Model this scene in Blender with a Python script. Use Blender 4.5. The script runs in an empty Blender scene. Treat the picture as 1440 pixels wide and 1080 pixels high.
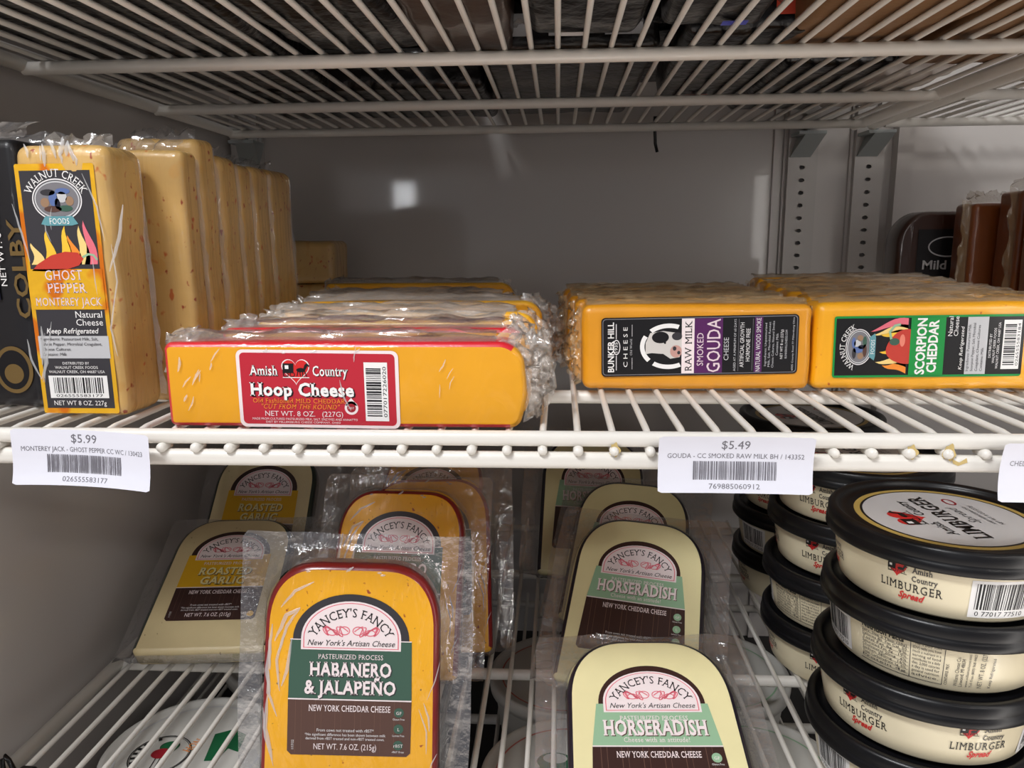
import bpy, bmesh, math, random
from mathutils import Vector, Matrix, noise

# ------------------------------------------------------------------ scene, camera, light
S = bpy.context.scene
COL = S.collection
CZ = 1.2                                   # camera height above the store floor
IMG_W, FOCAL = 1440.0, 1070.0
cam_d = bpy.data.cameras.new('camera'); cam = bpy.data.objects.new('camera', cam_d); COL.objects.link(cam)
cam_d.sensor_fit = 'HORIZONTAL'; cam_d.sensor_width = 36.0; cam_d.lens = 36.0 * FOCAL / IMG_W
cam_d.clip_start = 0.01; cam_d.clip_end = 60
_X = Vector((0.9982, 0.0029, -0.0601)); _Y = Vector((0.0596, -0.1869, 0.9806)); _U = Vector((-0.0084, -0.9824, -0.1868))
# rows are the world axes in (right, down, forward) camera coordinates
right = Vector((_X[0], _Y[0], _U[0])); down = Vector((_X[1], _Y[1], _U[1])); fwd = Vector((_X[2], _Y[2], _U[2]))
fwd.normalize(); right = (right - fwd * right.dot(fwd)).normalized(); up = right.cross(fwd)
m = Matrix.Identity(4)
for i in range(3):
    m[i][0] = right[i]; m[i][1] = up[i]; m[i][2] = -fwd[i]
m[0][3], m[1][3], m[2][3] = 0, 0, CZ
cam.matrix_world = m
S.camera = cam
S.view_settings.view_transform = 'Standard'; S.view_settings.look = 'None'
S.view_settings.exposure = 0.0; S.view_settings.gamma = 1.0
S.view_settings.use_curve_mapping = False
S.cycles.transparent_max_bounces = 24

W = bpy.data.worlds.new('store'); S.world = W; W.use_nodes = True
_n, _l = W.node_tree.nodes, W.node_tree.links          # the store round the case: pale lit floor below, dimmer hall above
_tc = _n.new('ShaderNodeTexCoord'); _sx = _n.new('ShaderNodeSeparateXYZ'); _cr = _n.new('ShaderNodeValToRGB'); _mr = _n.new('ShaderNodeMapRange')
_mr.inputs['From Min'].default_value = -1; _mr.inputs['From Max'].default_value = 1
_l.new(_tc.outputs['Generated'], _sx.inputs[0]); _l.new(_sx.outputs['Z'], _mr.inputs['Value']); _l.new(_mr.outputs['Result'], _cr.inputs['Fac'])
_cr.color_ramp.elements[0].position = 0.14; _cr.color_ramp.elements[0].color = (0.86, 0.78, 0.72, 1)
_cr.color_ramp.elements[1].position = 0.42; _cr.color_ramp.elements[1].color = (0.10, 0.10, 0.11, 1)
_l.new(_cr.outputs['Color'], _n['Background'].inputs[0])
_n['Background'].inputs[1].default_value = 1.75

def area(name, loc, target, sx, sy, power, color=(1, 1, 1)):
    d = bpy.data.lights.new(name, 'AREA'); d.shape = 'RECTANGLE'; d.size = sx; d.size_y = sy; d.energy = power; d.color = color
    o = bpy.data.objects.new(name, d); COL.objects.link(o); o.location = loc
    o.rotation_euler = (Vector(target) - Vector(loc)).to_track_quat('-Z', 'Y').to_euler()
    return o
area('ceiling_troffer', (-0.58, -0.50, CZ + 1.10), (0.0, 0.4, CZ - 0.15), 0.5, 0.25, 23.5, (0.97, 0.98, 1.0))
area('ceiling_troffer', (-0.9, -2.4, CZ + 1.5), (0.0, 0.5, CZ), 1.2, 0.07, 8.0, (0.97, 0.98, 1.0))
area('ceiling_troffer', (1.3, -2.0, CZ + 1.2), (0.1, 0.6, CZ), 1.0, 0.07, 9.0, (1.0, 0.95, 0.88))
area('store_window', (-1.81, -7.5, CZ + 0.50), (-0.15, 0.8, CZ), 0.24, 0.32, 7.0, (0.95, 0.97, 1.0))
area('door_mullion_lamp', (0.36, 0.22, CZ - 0.05), (-0.05, 0.60, CZ - 0.05), 0.025, 1.1, 0.7, (1.0, 0.95, 0.9))

ZM = CZ - 0.0825      # deck of the middle shelf
ZB = CZ - 0.299       # deck of the lower shelf
ZT = CZ + 0.103       # cross bars of the upper shelf
RNG = random.Random(7)

# ------------------------------------------------------------------ materials
def srgb(r, g, b):
    f = lambda c: (c / 255 / 12.92) if c / 255 <= 0.04045 else ((c / 255 + 0.055) / 1.055) ** 2.4
    return (f(r), f(g), f(b), 1)
MATS = {}
def mat(name, col, rough=0.5, metal=0.0, coat=0.0, coat_rough=0.1, bump=None, spec=0.5, flecks=None, var=0.0, sss=0.0, wrinkle=None):
    if name in MATS: return MATS[name]
    M = bpy.data.materials.new(name); M.use_nodes = True; nt = M.node_tree; N = nt.nodes; L = nt.links
    p = N['Principled BSDF']; p.inputs['Base Color'].default_value = col; p.inputs['Roughness'].default_value = rough
    p.inputs['Metallic'].default_value = metal; p.inputs['Coat Weight'].default_value = coat; p.inputs['Coat Roughness'].default_value = coat_rough
    p.inputs['Specular IOR Level'].default_value = spec
    if sss:
        p.inputs['Subsurface Weight'].default_value = sss; p.inputs['Subsurface Radius'].default_value = (0.01, 0.006, 0.002); p.inputs['Subsurface Scale'].default_value = 0.3
    tc = N.new('ShaderNodeTexCoord')
    src = None
    if var:
        nz = N.new('ShaderNodeTexNoise'); nz.inputs['Scale'].default_value = 60; nz.inputs['Detail'].default_value = 5
        L.new(tc.outputs['Object'], nz.inputs['Vector'])
        mx = N.new('ShaderNodeMix'); mx.data_type = 'RGBA'; mx.blend_type = 'MULTIPLY'
        rp = N.new('ShaderNodeMapRange'); rp.inputs['To Min'].default_value = 1 - var; rp.inputs['To Max'].default_value = 1 + var * .4
        L.new(nz.outputs['Fac'], rp.inputs['Value'])
        mx.inputs['Factor'].default_value = 1; mx.inputs['A'].default_value = col
        L.new(rp.outputs['Result'], mx.inputs['B']); src = mx.outputs['Result']
    for k, (fc, scale, thr) in enumerate(flecks or []):
        v = N.new('ShaderNodeTexNoise'); v.inputs['Scale'].default_value = scale; v.inputs['Detail'].default_value = 2
        mp = N.new('ShaderNodeMapping'); mp.inputs['Location'].default_value = (k * 3.1, k * 1.7, 0.4); mp.inputs['Scale'].default_value = (1, 1, 0.75)
        L.new(tc.outputs['Object'], mp.inputs['Vector']); L.new(mp.outputs['Vector'], v.inputs['Vector'])
        r = N.new('ShaderNodeMapRange'); r.inputs['From Min'].default_value = thr; r.inputs['From Max'].default_value = thr + 0.05
        L.new(v.outputs['Fac'], r.inputs['Value'])
        mx = N.new('ShaderNodeMix'); mx.data_type = 'RGBA'
        L.new(r.outputs['Result'], mx.inputs['Factor'])
        if src: L.new(src, mx.inputs['A'])
        else: mx.inputs['A'].default_value = col
        mx.inputs['B'].default_value = fc; src = mx.outputs['Result']
    if src: L.new(src, p.inputs['Base Color'])
    if bump:
        scale, strength, dist = bump
        nz = N.new('ShaderNodeTexNoise'); nz.inputs['Scale'].default_value = scale; nz.inputs['Detail'].default_value = 3
        L.new(tc.outputs['Object'], nz.inputs['Vector'])
        b = N.new('ShaderNodeBump'); b.inputs['Strength'].default_value = strength; b.inputs['Distance'].default_value = dist
        L.new(nz.outputs['Fac'], b.inputs['Height']); L.new(b.outputs['Normal'], p.inputs['Normal'])
    if wrinkle:                                # creases of the tight film, on the coat only
        (sx, sy, sz), scale, strength, dist = wrinkle
        mp = N.new('ShaderNodeMapping'); mp.inputs['Scale'].default_value = (sx, sy, sz)
        nz = N.new('ShaderNodeTexNoise'); nz.inputs['Scale'].default_value = scale; nz.inputs['Detail'].default_value = 4; nz.inputs['Distortion'].default_value = 0.6
        L.new(tc.outputs['Object'], mp.inputs['Vector']); L.new(mp.outputs['Vector'], nz.inputs['Vector'])
        b = N.new('ShaderNodeBump'); b.inputs['Strength'].default_value = strength; b.inputs['Distance'].default_value = dist
        L.new(nz.outputs['Fac'], b.inputs['Height']); L.new(b.outputs['Normal'], p.inputs['Coat Normal'])
    MATS[name] = M
    return M

def film(name, haze=0.12, haze_col=(0.8, 0.8, 0.8, 1), gloss=0.18, tint=(0.93, 0.93, 0.93, 1), bump=(220, 0.6, 0.002), rough=0.12):
    if name in MATS: return MATS[name]
    M = bpy.data.materials.new(name); M.use_nodes = True; nt = M.node_tree; N = nt.nodes; L = nt.links
    N.remove(N['Principled BSDF']); out = N['Material Output']
    tr = N.new('ShaderNodeBsdfTransparent'); tr.inputs[0].default_value = tint
    gl = N.new('ShaderNodeBsdfGlossy'); gl.inputs['Roughness'].default_value = rough
    df = N.new('ShaderNodeBsdfDiffuse'); df.inputs[0].default_value = haze_col
    tc = N.new('ShaderNodeTexCoord'); nz = N.new('ShaderNodeTexNoise'); nz.inputs['Scale'].default_value = bump[0]; nz.inputs['Detail'].default_value = 4
    L.new(tc.outputs['Object'], nz.inputs['Vector'])
    b = N.new('ShaderNodeBump'); b.inputs['Strength'].default_value = bump[1]; b.inputs['Distance'].default_value = bump[2]
    L.new(nz.outputs['Fac'], b.inputs['Height']); L.new(b.outputs['Normal'], gl.inputs['Normal'])
    m1 = N.new('ShaderNodeMixShader'); m2 = N.new('ShaderNodeMixShader')
    m1.inputs[0].default_value = haze; L.new(tr.outputs[0], m1.inputs[1]); L.new(df.outputs[0], m1.inputs[2])
    fr = N.new('ShaderNodeLayerWeight'); fr.inputs['Blend'].default_value = 0.25
    mr = N.new('ShaderNodeMapRange'); mr.inputs['To Min'].default_value = gloss; mr.inputs['To Max'].default_value = min(1, gloss + 0.5)
    L.new(fr.outputs['Facing'], mr.inputs['Value']); L.new(mr.outputs['Result'], m2.inputs[0])
    L.new(m1.outputs[0], m2.inputs[1]); L.new(gl.outputs[0], m2.inputs[2]); L.new(m2.outputs[0], out.inputs[0])
    MATS[name] = M
    return M

def ink(name, r, g, b, rough=0.4, coat=0.3):
    return mat('ink_' + name, srgb(r, g, b), rough, coat=coat * .5, coat_rough=0.15, spec=0.35)
BLACK = ink('black', 20, 19, 22); WHITE = ink('white', 236, 234, 232); RED = ink('red', 205, 40, 40); GREY = ink('grey', 120, 118, 122)
LABEL_RED = ink('label_red', 184, 38, 54); GOLD = ink('gold', 186, 158, 84); ORANGE = ink('orange', 235, 140, 50); PURPLE = ink('purple', 84, 34, 88)
GREEN = ink('green', 22, 140, 62); DKGREEN = ink('dark_green', 62, 92, 78); SAGE = ink('sage', 146, 182, 148); BROWN = ink('brown', 88, 62, 54)
DKBROWN = ink('dark_brown', 56, 34, 30); LBROWN = ink('board_brown', 104, 76, 64); CHAR = ink('charcoal', 56, 54, 58); MUSTARD = ink('mustard', 222, 172, 30); PINK = ink('pink', 222, 110, 125)
PAPER = ink('paper', 236, 222, 222); TEAL = ink('teal', 96, 150, 158); FLAME = ink('flame', 238, 190, 60); FLAME2 = ink('flame_pale', 236, 205, 130); PEPPER = ink('pepper', 190, 62, 50)
BLUE = ink('blue', 90, 110, 160); TAN = ink('tan', 150, 120, 95); LINE = ink('line_white', 225, 222, 222); SILVER = ink('silver', 190, 190, 192); NAVY = ink('navy', 24, 26, 44)
COWPINK = ink('cow_pink', 196, 150, 140); TAGINK = ink('tag_ink', 110, 108, 116, coat=0); TAGPAPER = mat('tag_paper', srgb(222, 222, 232), 0.55, bump=(40, 0.25, 0.004))
DARKRED = ink('dark_red', 150, 25, 40); ROSE = ink('rose', 225, 205, 212)
FOIL = mat('gold_foil', srgb(244, 186, 40), 0.3, metal=0.3, bump=(70, 0.5, 0.004), coat=0.4, flecks=[(srgb(226, 120, 22), 45, 0.52)])  # orange patches painted in for the uneven reflections of the foil

ENAMEL = mat('white_enamel', srgb(226, 222, 214), 0.32, bump=(160, 0.12, 0.001), var=0.05, coat=0.25)
WALL = mat('white_liner', srgb(205, 200, 196), 0.3, coat=0.35, coat_rough=0.05, bump=(30, 0.03, 0.001))
STEEL = mat('post_enamel', srgb(196, 192, 188), 0.4)
CLIPM = mat('clip_zinc', srgb(165, 171, 170), 0.5, metal=0.2)
STAIN = mat('rust_stain', srgb(196, 172, 112), 0.7)

HOOPC = mat('hoop_cheddar', srgb(232, 162, 18), 0.45, coat=0.6, coat_rough=0.08, var=0.1, wrinkle=((1, 1, 0.5), 60, 0.8, 0.004))
REDWAX = mat('red_wax', srgb(206, 30, 44), 0.35, coat=0.7, coat_rough=0.12, wrinkle=((0.25, 1, 1), 160, 0.6, 0.003))
GOUDAC = mat('gouda_cheese', srgb(224, 150, 22), 0.45, coat=0.45, coat_rough=0.15, var=0.14, wrinkle=((0.4, 1, 1), 90, 0.25, 0.003))
GHOSTC = mat('pepper_jack', srgb(208, 168, 100), 0.45, coat=0.7, coat_rough=0.1, var=0.25, flecks=[(srgb(198, 154, 84), 70, 0.60), (srgb(150, 62, 24), 230, 0.67), (srgb(184, 96, 36), 150, 0.665)], wrinkle=((2.5, 2.5, 0.16), 60, 0.9, 0.005))
SCORPC = mat('pepper_cheddar', srgb(240, 168, 16), 0.45, coat=0.45, coat_rough=0.15, var=0.1, flecks=[(srgb(190, 80, 20), 200, 0.71)], wrinkle=((0.4, 1, 1), 90, 0.25, 0.003))
HABC = mat('habanero_cheddar', srgb(240, 172, 14), 0.4, coat=1.0, coat_rough=0.06, var=0.08, flecks=[(srgb(158, 66, 14), 200, 0.68), (srgb(110, 84, 26), 230, 0.70)], wrinkle=((1.8, 0.45, 1), 60, 1.0, 0.006))
HABR = mat('oxblood_rind', srgb(132, 24, 26), 0.3, coat=0.6)
HRC = mat('horseradish_cheddar', srgb(232, 222, 170), 0.4, coat=0.5, coat_rough=0.12, var=0.08, wrinkle=((1.4, 0.6, 1), 50, 0.6, 0.004))
HRR = mat('black_rind', srgb(34, 28, 40), 0.3, coat=0.6)
GARC = mat('garlic_cheddar', srgb(214, 196, 150), 0.4, coat=0.5, coat_rough=0.12, var=0.1, flecks=[(srgb(120, 92, 60), 230, 0.72)], wrinkle=((1.4, 0.6, 1), 50, 0.6, 0.004))
GARR = mat('green_black_rind', srgb(26, 44, 34), 0.3, coat=0.6)
CLEAR = film('clear_film', 0.08, (0.75, 0.75, 0.78, 1), 0.10, bump=(120, 0.4, 0.002))
FLANGE = film('pouch_film', 0.14, (0.55, 0.53, 0.55, 1), 0.2, bump=(70, 0.9, 0.004), rough=0.15)
CRINKLE = film('crinkled_film', 0.30, (0.82, 0.74, 0.66, 1), 0.10, bump=(140, 0.5, 0.002), rough=0.2)
SHEER = film('sheer_film', 0.10, (0.9, 0.84, 0.8, 1), 0.16, bump=(90, 0.6, 0.003), rough=0.16)
CREASE = film('crease_film', 0.34, (0.95, 0.95, 0.95, 1), 0.10, bump=(300, 0.3, 0.0008), rough=0.28)  # film folds, whitened to stand in for the glints along them
CRINKLE2 = film('amber_film', 0.30, (0.72, 0.52, 0.28, 1), 0.08, bump=(140, 0.5, 0.002), rough=0.2)
LID = mat('black_lid', srgb(13, 13, 16), 0.34, spec=0.4, bump=(90, 0.08, 0.001))
TUBC = mat('cream_tub', srgb(232, 220, 188), 0.35, coat=0.2)
WTUB = mat('white_tub', srgb(198, 196, 190), 0.4)

# ------------------------------------------------------------------ object helpers
def link(o): COL.objects.link(o); return o
def mesh_obj(name, verts, faces, mats, parent=None, fm=None, smooth=False):
    me = bpy.data.meshes.new(name); me.from_pydata([tuple(v) for v in verts], [], faces)
    for mm in (mats if isinstance(mats, (list, tuple)) else [mats]): me.materials.append(mm)
    if fm: me.polygons.foreach_set('material_index', fm)
    if smooth: me.polygons.foreach_set('use_smooth', [True] * len(me.polygons))
    me.update()
    o = link(bpy.data.objects.new(name, me)); o.parent = parent
    return o
def tag(o, label, cat, group=None):
    o['label'] = label; o['category'] = cat
    if group: o['group'] = group
    return o
def thing(name, label, cat, loc, rotz=0.0, group=None):
    o = link(bpy.data.objects.new(name, None)); o.empty_display_size = 0.01
    o.location = loc; o.rotation_euler = (0, 0, rotz)
    return tag(o, label, cat, group)
def children(o): return list(o.children)
def copy_tree(o, parent=None):
    c = o.copy(); COL.objects.link(c); c.parent = parent
    for ch in children(o): copy_tree(ch, c)
    return c
class MB:
    def __init__(s): s.v = []; s.f = []; s.m = []
    def add(s, v, f, k=0):
        b = len(s.v); s.v += [tuple(p) for p in v]; s.f += [tuple(b + i for i in q) for q in f]; s.m += [k] * len(f)
    def build(s, name, mats, parent=None, smooth=False): return mesh_obj(name, s.v, s.f, mats, parent, s.m, smooth)
    def box(s, x0, x1, y0, y1, z0, z1, k=0):
        v = [(x, y, z) for x in (x0, x1) for y in (y0, y1) for z in (z0, z1)]
        s.add(v, [(0, 1, 3, 2), (4, 6, 7, 5), (0, 4, 5, 1), (2, 3, 7, 6), (0, 2, 6, 4), (1, 5, 7, 3)], k)
    def tube(s, pts, r, n=8, k=0, cap=True):
        pts = [Vector(p) for p in pts]; rings = []
        for i, p in enumerate(pts):
            t = (pts[min(i + 1, len(pts) - 1)] - pts[max(i - 1, 0)]).normalized()
            a = t.cross(Vector((0, 0, 1)) if abs(t.z) < 0.9 else Vector((1, 0, 0))).normalized(); b = t.cross(a)
            rings.append([p + (a * math.cos(2 * math.pi * j / n) + b * math.sin(2 * math.pi * j / n)) * r for j in range(n)])
        v = [q for ring in rings for q in ring]; f = []
        for i in range(len(pts) - 1):
            for j in range(n): f.append((i * n + j, i * n + (j + 1) % n, (i + 1) * n + (j + 1) % n, (i + 1) * n + j))
        if cap: f += [tuple(range(n)), tuple(range((len(pts) - 1) * n, len(pts) * n))[::-1]]
        s.add(v, f, k)
    def rbox(s, cx, cy, cz, hx, hy, hz, r, n=10, k=0, fn=None):
        h = Vector((hx, hy, hz)); c = Vector((cx, cy, cz))
        def coords(hh):
            e = r / hh
            inner = [-1 + e + (2 - 2 * e) * i / n for i in range(n + 1)]
            return [-1, -1 + e * .3, -1 + e * .65] + inner + [1 - e * .65, 1 - e * .3, 1]
        vs = []; fs = []
        for ax in range(3):
            for sg in (-1, 1):
                b1, b2 = (ax + 1) % 3, (ax + 2) % 3
                A, B = coords(h[b1]), coords(h[b2]); base = len(vs)
                for a in A:
                    for b in B:
                        p = [0, 0, 0]; p[ax] = sg * h[ax]; p[b1] = a * h[b1]; p[b2] = b * h[b2]
                        p = Vector(p); q = Vector([max(-(h[i] - r), min(h[i] - r, p[i])) for i in range(3)])
                        d = p - q
                        if d.length > 1e-9: p = q + d.normalized() * r
                        if fn: p = fn(p, h)
                        vs.append(p + c)
                na, nb = len(A), len(B)
                for i in range(na - 1):
                    for j in range(nb - 1):
                        q = (base + i * nb + j, base + (i + 1) * nb + j, base + (i + 1) * nb + j + 1, base + i * nb + j + 1)
                        fs.append(q if sg > 0 else q[::-1])
        s.add(vs, fs, k)
    def lathe(s, prof, n=64, k=0, c=(0, 0, 0)):
        v = []; f = []
        for (r, z) in prof:
            for j in range(n):
                a = 2 * math.pi * j / n; v.append((c[0] + r * math.sin(a), c[1] - r * math.cos(a), c[2] + z))
        for i in range(len(prof) - 1):
            for j in range(n): f.append((i * n + j, i * n + (j + 1) % n, (i + 1) * n + (j + 1) % n, (i + 1) * n + j))
        s.add(v, f, k)
    def grid(s, P, k=0):
        nu, nv = len(P), len(P[0]); v = [p for row in P for p in row]
        f = [(i * nv + j, (i + 1) * nv + j, (i + 1) * nv + j + 1, i * nv + j + 1) for i in range(nu - 1) for j in range(nv - 1)]
        s.add(v, f, k)

def crumple(path, side, nu, nv, amp, seed, out=None, fray=0.3, fu=0.9):
    """a crinkled ribbon of film: runs along PATH, reaches SIDE away from it, OUT lifts it; noise does the rest"""
    R = random.Random(seed); path = [Vector(p) for p in path]; side = Vector(side); out = Vector(out or (0, 0, 0))
    L = []
    for i in range(nu + 1):
        t = i / nu * (len(path) - 1); a = min(int(t), len(path) - 2); p = path[a].lerp(path[a + 1], t - a)
        row = []; ln = 1 + fray * (noise.noise(Vector((i * fu * .6, seed * 3.3, 0))) + R.uniform(-.12, .12) * min(1, fu))
        for j in range(nv + 1):
            w = j / nv
            q = p + side * w * ln + out * math.sin(w * math.pi)
            d = Vector((noise.noise(Vector((i * fu, j * .8, seed * 7.3))), noise.noise(Vector((i * fu + 9, j * .8, seed * 7.3))), noise.noise(Vector((i * fu, j * .8 + 9, seed * 7.3)))))
            row.append(q + d * amp * min(1, w * 2.2))
        L.append(row)
    return L

def creases(name, parent, lines, mapf):
    """folds standing up from a tight film: low tapering ridges along LINES of (u, v) points with a width"""
    mb = MB()
    for pts, wd in lines:
        P = [Vector((p[0], p[1])) for p in pts]; Q = []
        for a, b in zip(P, P[1:]): Q += [a.lerp(b, k / 4) for k in range(4)]
        Q.append(P[-1]); n = len(Q); rows = []
        for i, q in enumerate(Q):
            t = (Q[min(i + 1, n - 1)] - Q[max(i - 1, 0)]).normalized(); w = Vector((-t.y, t.x)) * wd * .5 * max(.04, math.sin(math.pi * (i + .3) / (n - .4)) ** .7)
            q = q + w * .6 * noise.noise(Vector((i * .7, q.x * 300, q.y * 300)))
            rows.append([mapf(q.x - w.x, q.y - w.y, 0), mapf(q.x - w.x * .2, q.y - w.y * .2, w.length * .55), mapf(q.x + w.x * .4, q.y + w.y * .4, w.length * .4), mapf(q.x + w.x, q.y + w.y, 0)])
        mb.grid(rows)
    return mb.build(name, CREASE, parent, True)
def fan(seed, n, x0, x1, y0, y1, ln, wd, lean=0.0):
    R = random.Random(seed); out = []
    for k in range(n):
        x, y, l = R.uniform(x0, x1), R.uniform(y0, y1), ln * R.uniform(.5, 1.2); a = lean + R.uniform(-.35, .35)
        out.append(([(x, y), (x + math.sin(a) * l * .5 + R.uniform(-.1, .1) * l, y + math.cos(a) * l * .5), (x + math.sin(a) * l, y + math.cos(a) * l)], wd * R.uniform(.5, 1.3)))
    return out

# ------------------------------------------------------------------ flat artwork: lettering and shapes
TXT = {}
def raw_text(s, bold=0.0, space=1.0, res=2):
    key = (s, bold, space, res)
    if key not in TXT:
        cu = bpy.data.curves.new('t', 'FONT'); cu.body = s; cu.size = 1; cu.resolution_u = res; cu.offset = bold; cu.space_character = space
        o = bpy.data.objects.new('t', cu); me = bpy.data.meshes.new_from_object(o)
        v = [(p.co.x, p.co.y) for p in me.vertices]; f = [tuple(p.vertices) for p in me.polygons]
        use = {}
        for p in me.polygons:
            for e in p.edge_keys: use[e] = use.get(e, 0) + 1
        edges = [e for e, c in use.items() if c == 1]
        TXT[key] = (v, f, edges); bpy.data.objects.remove(o); bpy.data.curves.remove(cu); bpy.data.meshes.remove(me)
    return TXT[key]
def top_of(ch): return max(p[1] for p in raw_text(ch)[0])
CAP, XH, ASC = top_of('H'), top_of('x'), top_of('l')
def serifed(s, bold, space, ext=0.055, th=0.06):
    space = max(space, 1.08)
    v, f, e = raw_text(s, bold, space); v = list(v); f = list(f)
    segs = {}
    for a, b in e:
        (x0, y0), (x1, y1) = v[a], v[b]
        if abs(y0 - y1) > 0.004: continue
        for lv, d in ((0.0 - bold, 1), (CAP + bold, -1), (XH + bold, -1), (ASC + bold, -1)):
            if abs(y0 - lv) < 0.012: segs.setdefault((round(lv, 3), d), []).append((min(x0, x1), max(x0, x1))); break
    for (lv, d), ss in segs.items():
        ss.sort(); out = []
        for a, b in ss:
            if out and a <= out[-1][1] + 0.004: out[-1][1] = max(out[-1][1], b)
            else: out.append([a, b])
        for a, b in out:
            if b - a < 0.05: continue
            long_ = b - a > 0.26
            x0, x1 = a - ext, (a + 0.14 if long_ else b + ext)
            k = len(v); v += [(x0, lv), (x1, lv), (x1, lv + d * th), (x0, lv + d * th)]; f.append((k, k + 1, k + 2, k + 3))
            if long_ and d == 1 and b - a < 0.6:      # upturned tip of an E or L
                k = len(v); v += [(b - .07, lv), (b, lv), (b, lv + .2), (b - .05, lv + .16)]; f.append((k, k + 1, k + 2, k + 3))
    return v, f
class Deco:
    """artwork lying on a surface: 2-D shapes in stacked layers, split into the printed ground and its lettering"""
    def __init__(s, dz=0.00006): s.base = []; s.ink = []; s.dz = dz
    def _add(s, v, f, m, layer, inked): (s.ink if inked else s.base).append((v, f, m, layer))
    def poly(s, pts, m, layer=0, inked=False): s._add(list(pts), [tuple(range(len(pts)))], m, layer, inked)
    def rect(s, x0, y0, x1, y1, m, layer=0, nx=1, inked=False):
        v = []; f = []
        for i in range(nx + 1):
            x = x0 + (x1 - x0) * i / nx; v += [(x, y0), (x, y1)]
            if i: f.append((2 * i - 2, 2 * i, 2 * i + 1, 2 * i - 1))
        s._add(v, f, m, layer, inked)
    def rrect(s, x0, y0, x1, y1, r, m, layer=0):
        P = []
        for cx, cy, a0 in ((x1 - r, y1 - r, 0), (x0 + r, y1 - r, 90), (x0 + r, y0 + r, 180), (x1 - r, y0 + r, 270)):
            P += [(cx + r * math.cos(math.radians(a0 + 90 * i / 5)), cy + r * math.sin(math.radians(a0 + 90 * i / 5))) for i in range(6)]
        s.poly(P, m, layer)
    def ell(s, cx, cy, rx, ry, m, layer=0, n=40, a0=0, a1=360, inked=False):
        s.poly([(cx + rx * math.cos(math.radians(a0 + (a1 - a0) * i / n)), cy + ry * math.sin(math.radians(a0 + (a1 - a0) * i / n))) for i in range(n + (0 if a1 - a0 == 360 else 1))], m, layer, inked)
    def ring(s, cx, cy, rx, ry, t, m, layer=0, n=48, a0=0, a1=360, inked=False):
        v = []; f = []
        for i in range(n + 1):
            a = math.radians(a0 + (a1 - a0) * i / n); c, d = math.cos(a), math.sin(a)
            v += [(cx + rx * c, cy + ry * d), (cx + (rx - t) * c, cy + (ry - t) * d)]
            if i: f.append((2 * i - 2, 2 * i, 2 * i + 1, 2 * i - 1))
        s._add(v, f, m, layer, inked)
    def stroke(s, pts, t, m, layer=0, inked=True):
        v = []; f = []
        for i, p in enumerate(pts):
            a = pts[max(i - 1, 0)]; b = pts[min(i + 1, len(pts) - 1)]; dx, dy = b[0] - a[0], b[1] - a[1]; l = math.hypot(dx, dy) or 1
            nx, ny = -dy / l * t / 2, dx / l * t / 2
            v += [(p[0] + nx, p[1] + ny), (p[0] - nx, p[1] - ny)]
            if i: f.append((2 * i - 2, 2 * i - 1, 2 * i + 1, 2 * i))
        s._add(v, f, m, layer, inked)
    def text(s, t, x, y, h, m, layer=5, align='C', w=None, rot=0, shear=0.0, bold=0.0, serif=False, arc=None, space=1.0, wmax=None):
        v, f = serifed(t, bold, space) if serif else raw_text(t, bold, space)[:2]
        if not v: return
        k = h / CAP; x0 = min(p[0] for p in v); x1 = max(p[0] for p in v); kx = k
        if w: kx = w / max(1e-6, x1 - x0)
        elif wmax and (x1 - x0) * k > wmax: kx = wmax / (x1 - x0)
        off = {'L': x0, 'C': (x0 + x1) / 2, 'R': x1}[align]; c, d = math.cos(math.radians(rot)), math.sin(math.radians(rot)); V = []
        for px, py in v:
            a = (px - off) * kx + shear * py * k; b = py * k
            if arc:
                th = a / arc; a, b = math.sin(th) * (arc + b), math.cos(th) * (arc + b) - arc
            V.append((x + a * c - b * d, y + a * d + b * c))
        s._add(V, f, m, layer, True)
    def lines(s, n, x0, x1, y, dy, m, layer=5, h=None, seed=1, rot=0, words=None):
        """small print"""
        R = random.Random(seed); W_ = words or 'From cows not treated with growth hormone no significant difference has been shown between milk derived'.split()
        for i in range(n):
            t = ' '.join(R.choice(W_) for _ in range(6))
            if rot: s.text(t, x0 - (-dy) * i if False else x0 + dy * i, y, h or dy * .6, m, layer, 'L', w=x1, rot=rot)
            else: s.text(t, x0, y - dy * i, h or dy * .6, m, layer, 'L', w=(x1 - x0) * R.uniform(.86, 1))
    def barcode(s, x0, y0, x1, y1, digits=None, vertical=False, seed=3, layer=3, ground=True, dark=None, gm=None):
        R = random.Random(seed); dark = dark or BLACK
        if ground: s.rect(x0, y0, x1, y1, gm or WHITE, layer, nx=6)
        w, h = x1 - x0, y1 - y0
        L_ = h if vertical else w; pad = L_ * .08; p = pad; u = L_ / 95
        while p < L_ - pad:
            b = u * R.choice((1, 1, 1, 2, 2, 3)); g = u * R.choice((1, 1, 2, 2))
            b = min(b, L_ - pad - p)
            if vertical: s.rect(x0 + w * .08, y0 + p, x0 + w * .72, y0 + p + b, dark, layer + 1, inked=True)
            else: s.rect(x0 + p, y0 + h * .22, x0 + p + b, y1 - h * .08, dark, layer + 1, inked=True)
            p += b + g
        if digits:
            if vertical: s.text(digits, x1 - w * .06, y0 + h / 2, w * .15, dark, layer + 1, w=h * .86, rot=90)
            else: s.text(digits, (x0 + x1) / 2, y0 + h * .05, h * .12, dark, layer + 1, w=w * .8)
    def heart(s, cx, cy, w, h, m, layer):
        P = []
        for i in range(40):
            t = 2 * math.pi * i / 40
            P.append((cx + w / 2 * (math.sin(t) ** 3), cy + h / 2 * ((13 * math.cos(t) - 5 * math.cos(2 * t) - 2 * math.cos(3 * t) - math.cos(4 * t)) / 14.5)))
        s.poly(P[::-1], m, layer)
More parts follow.
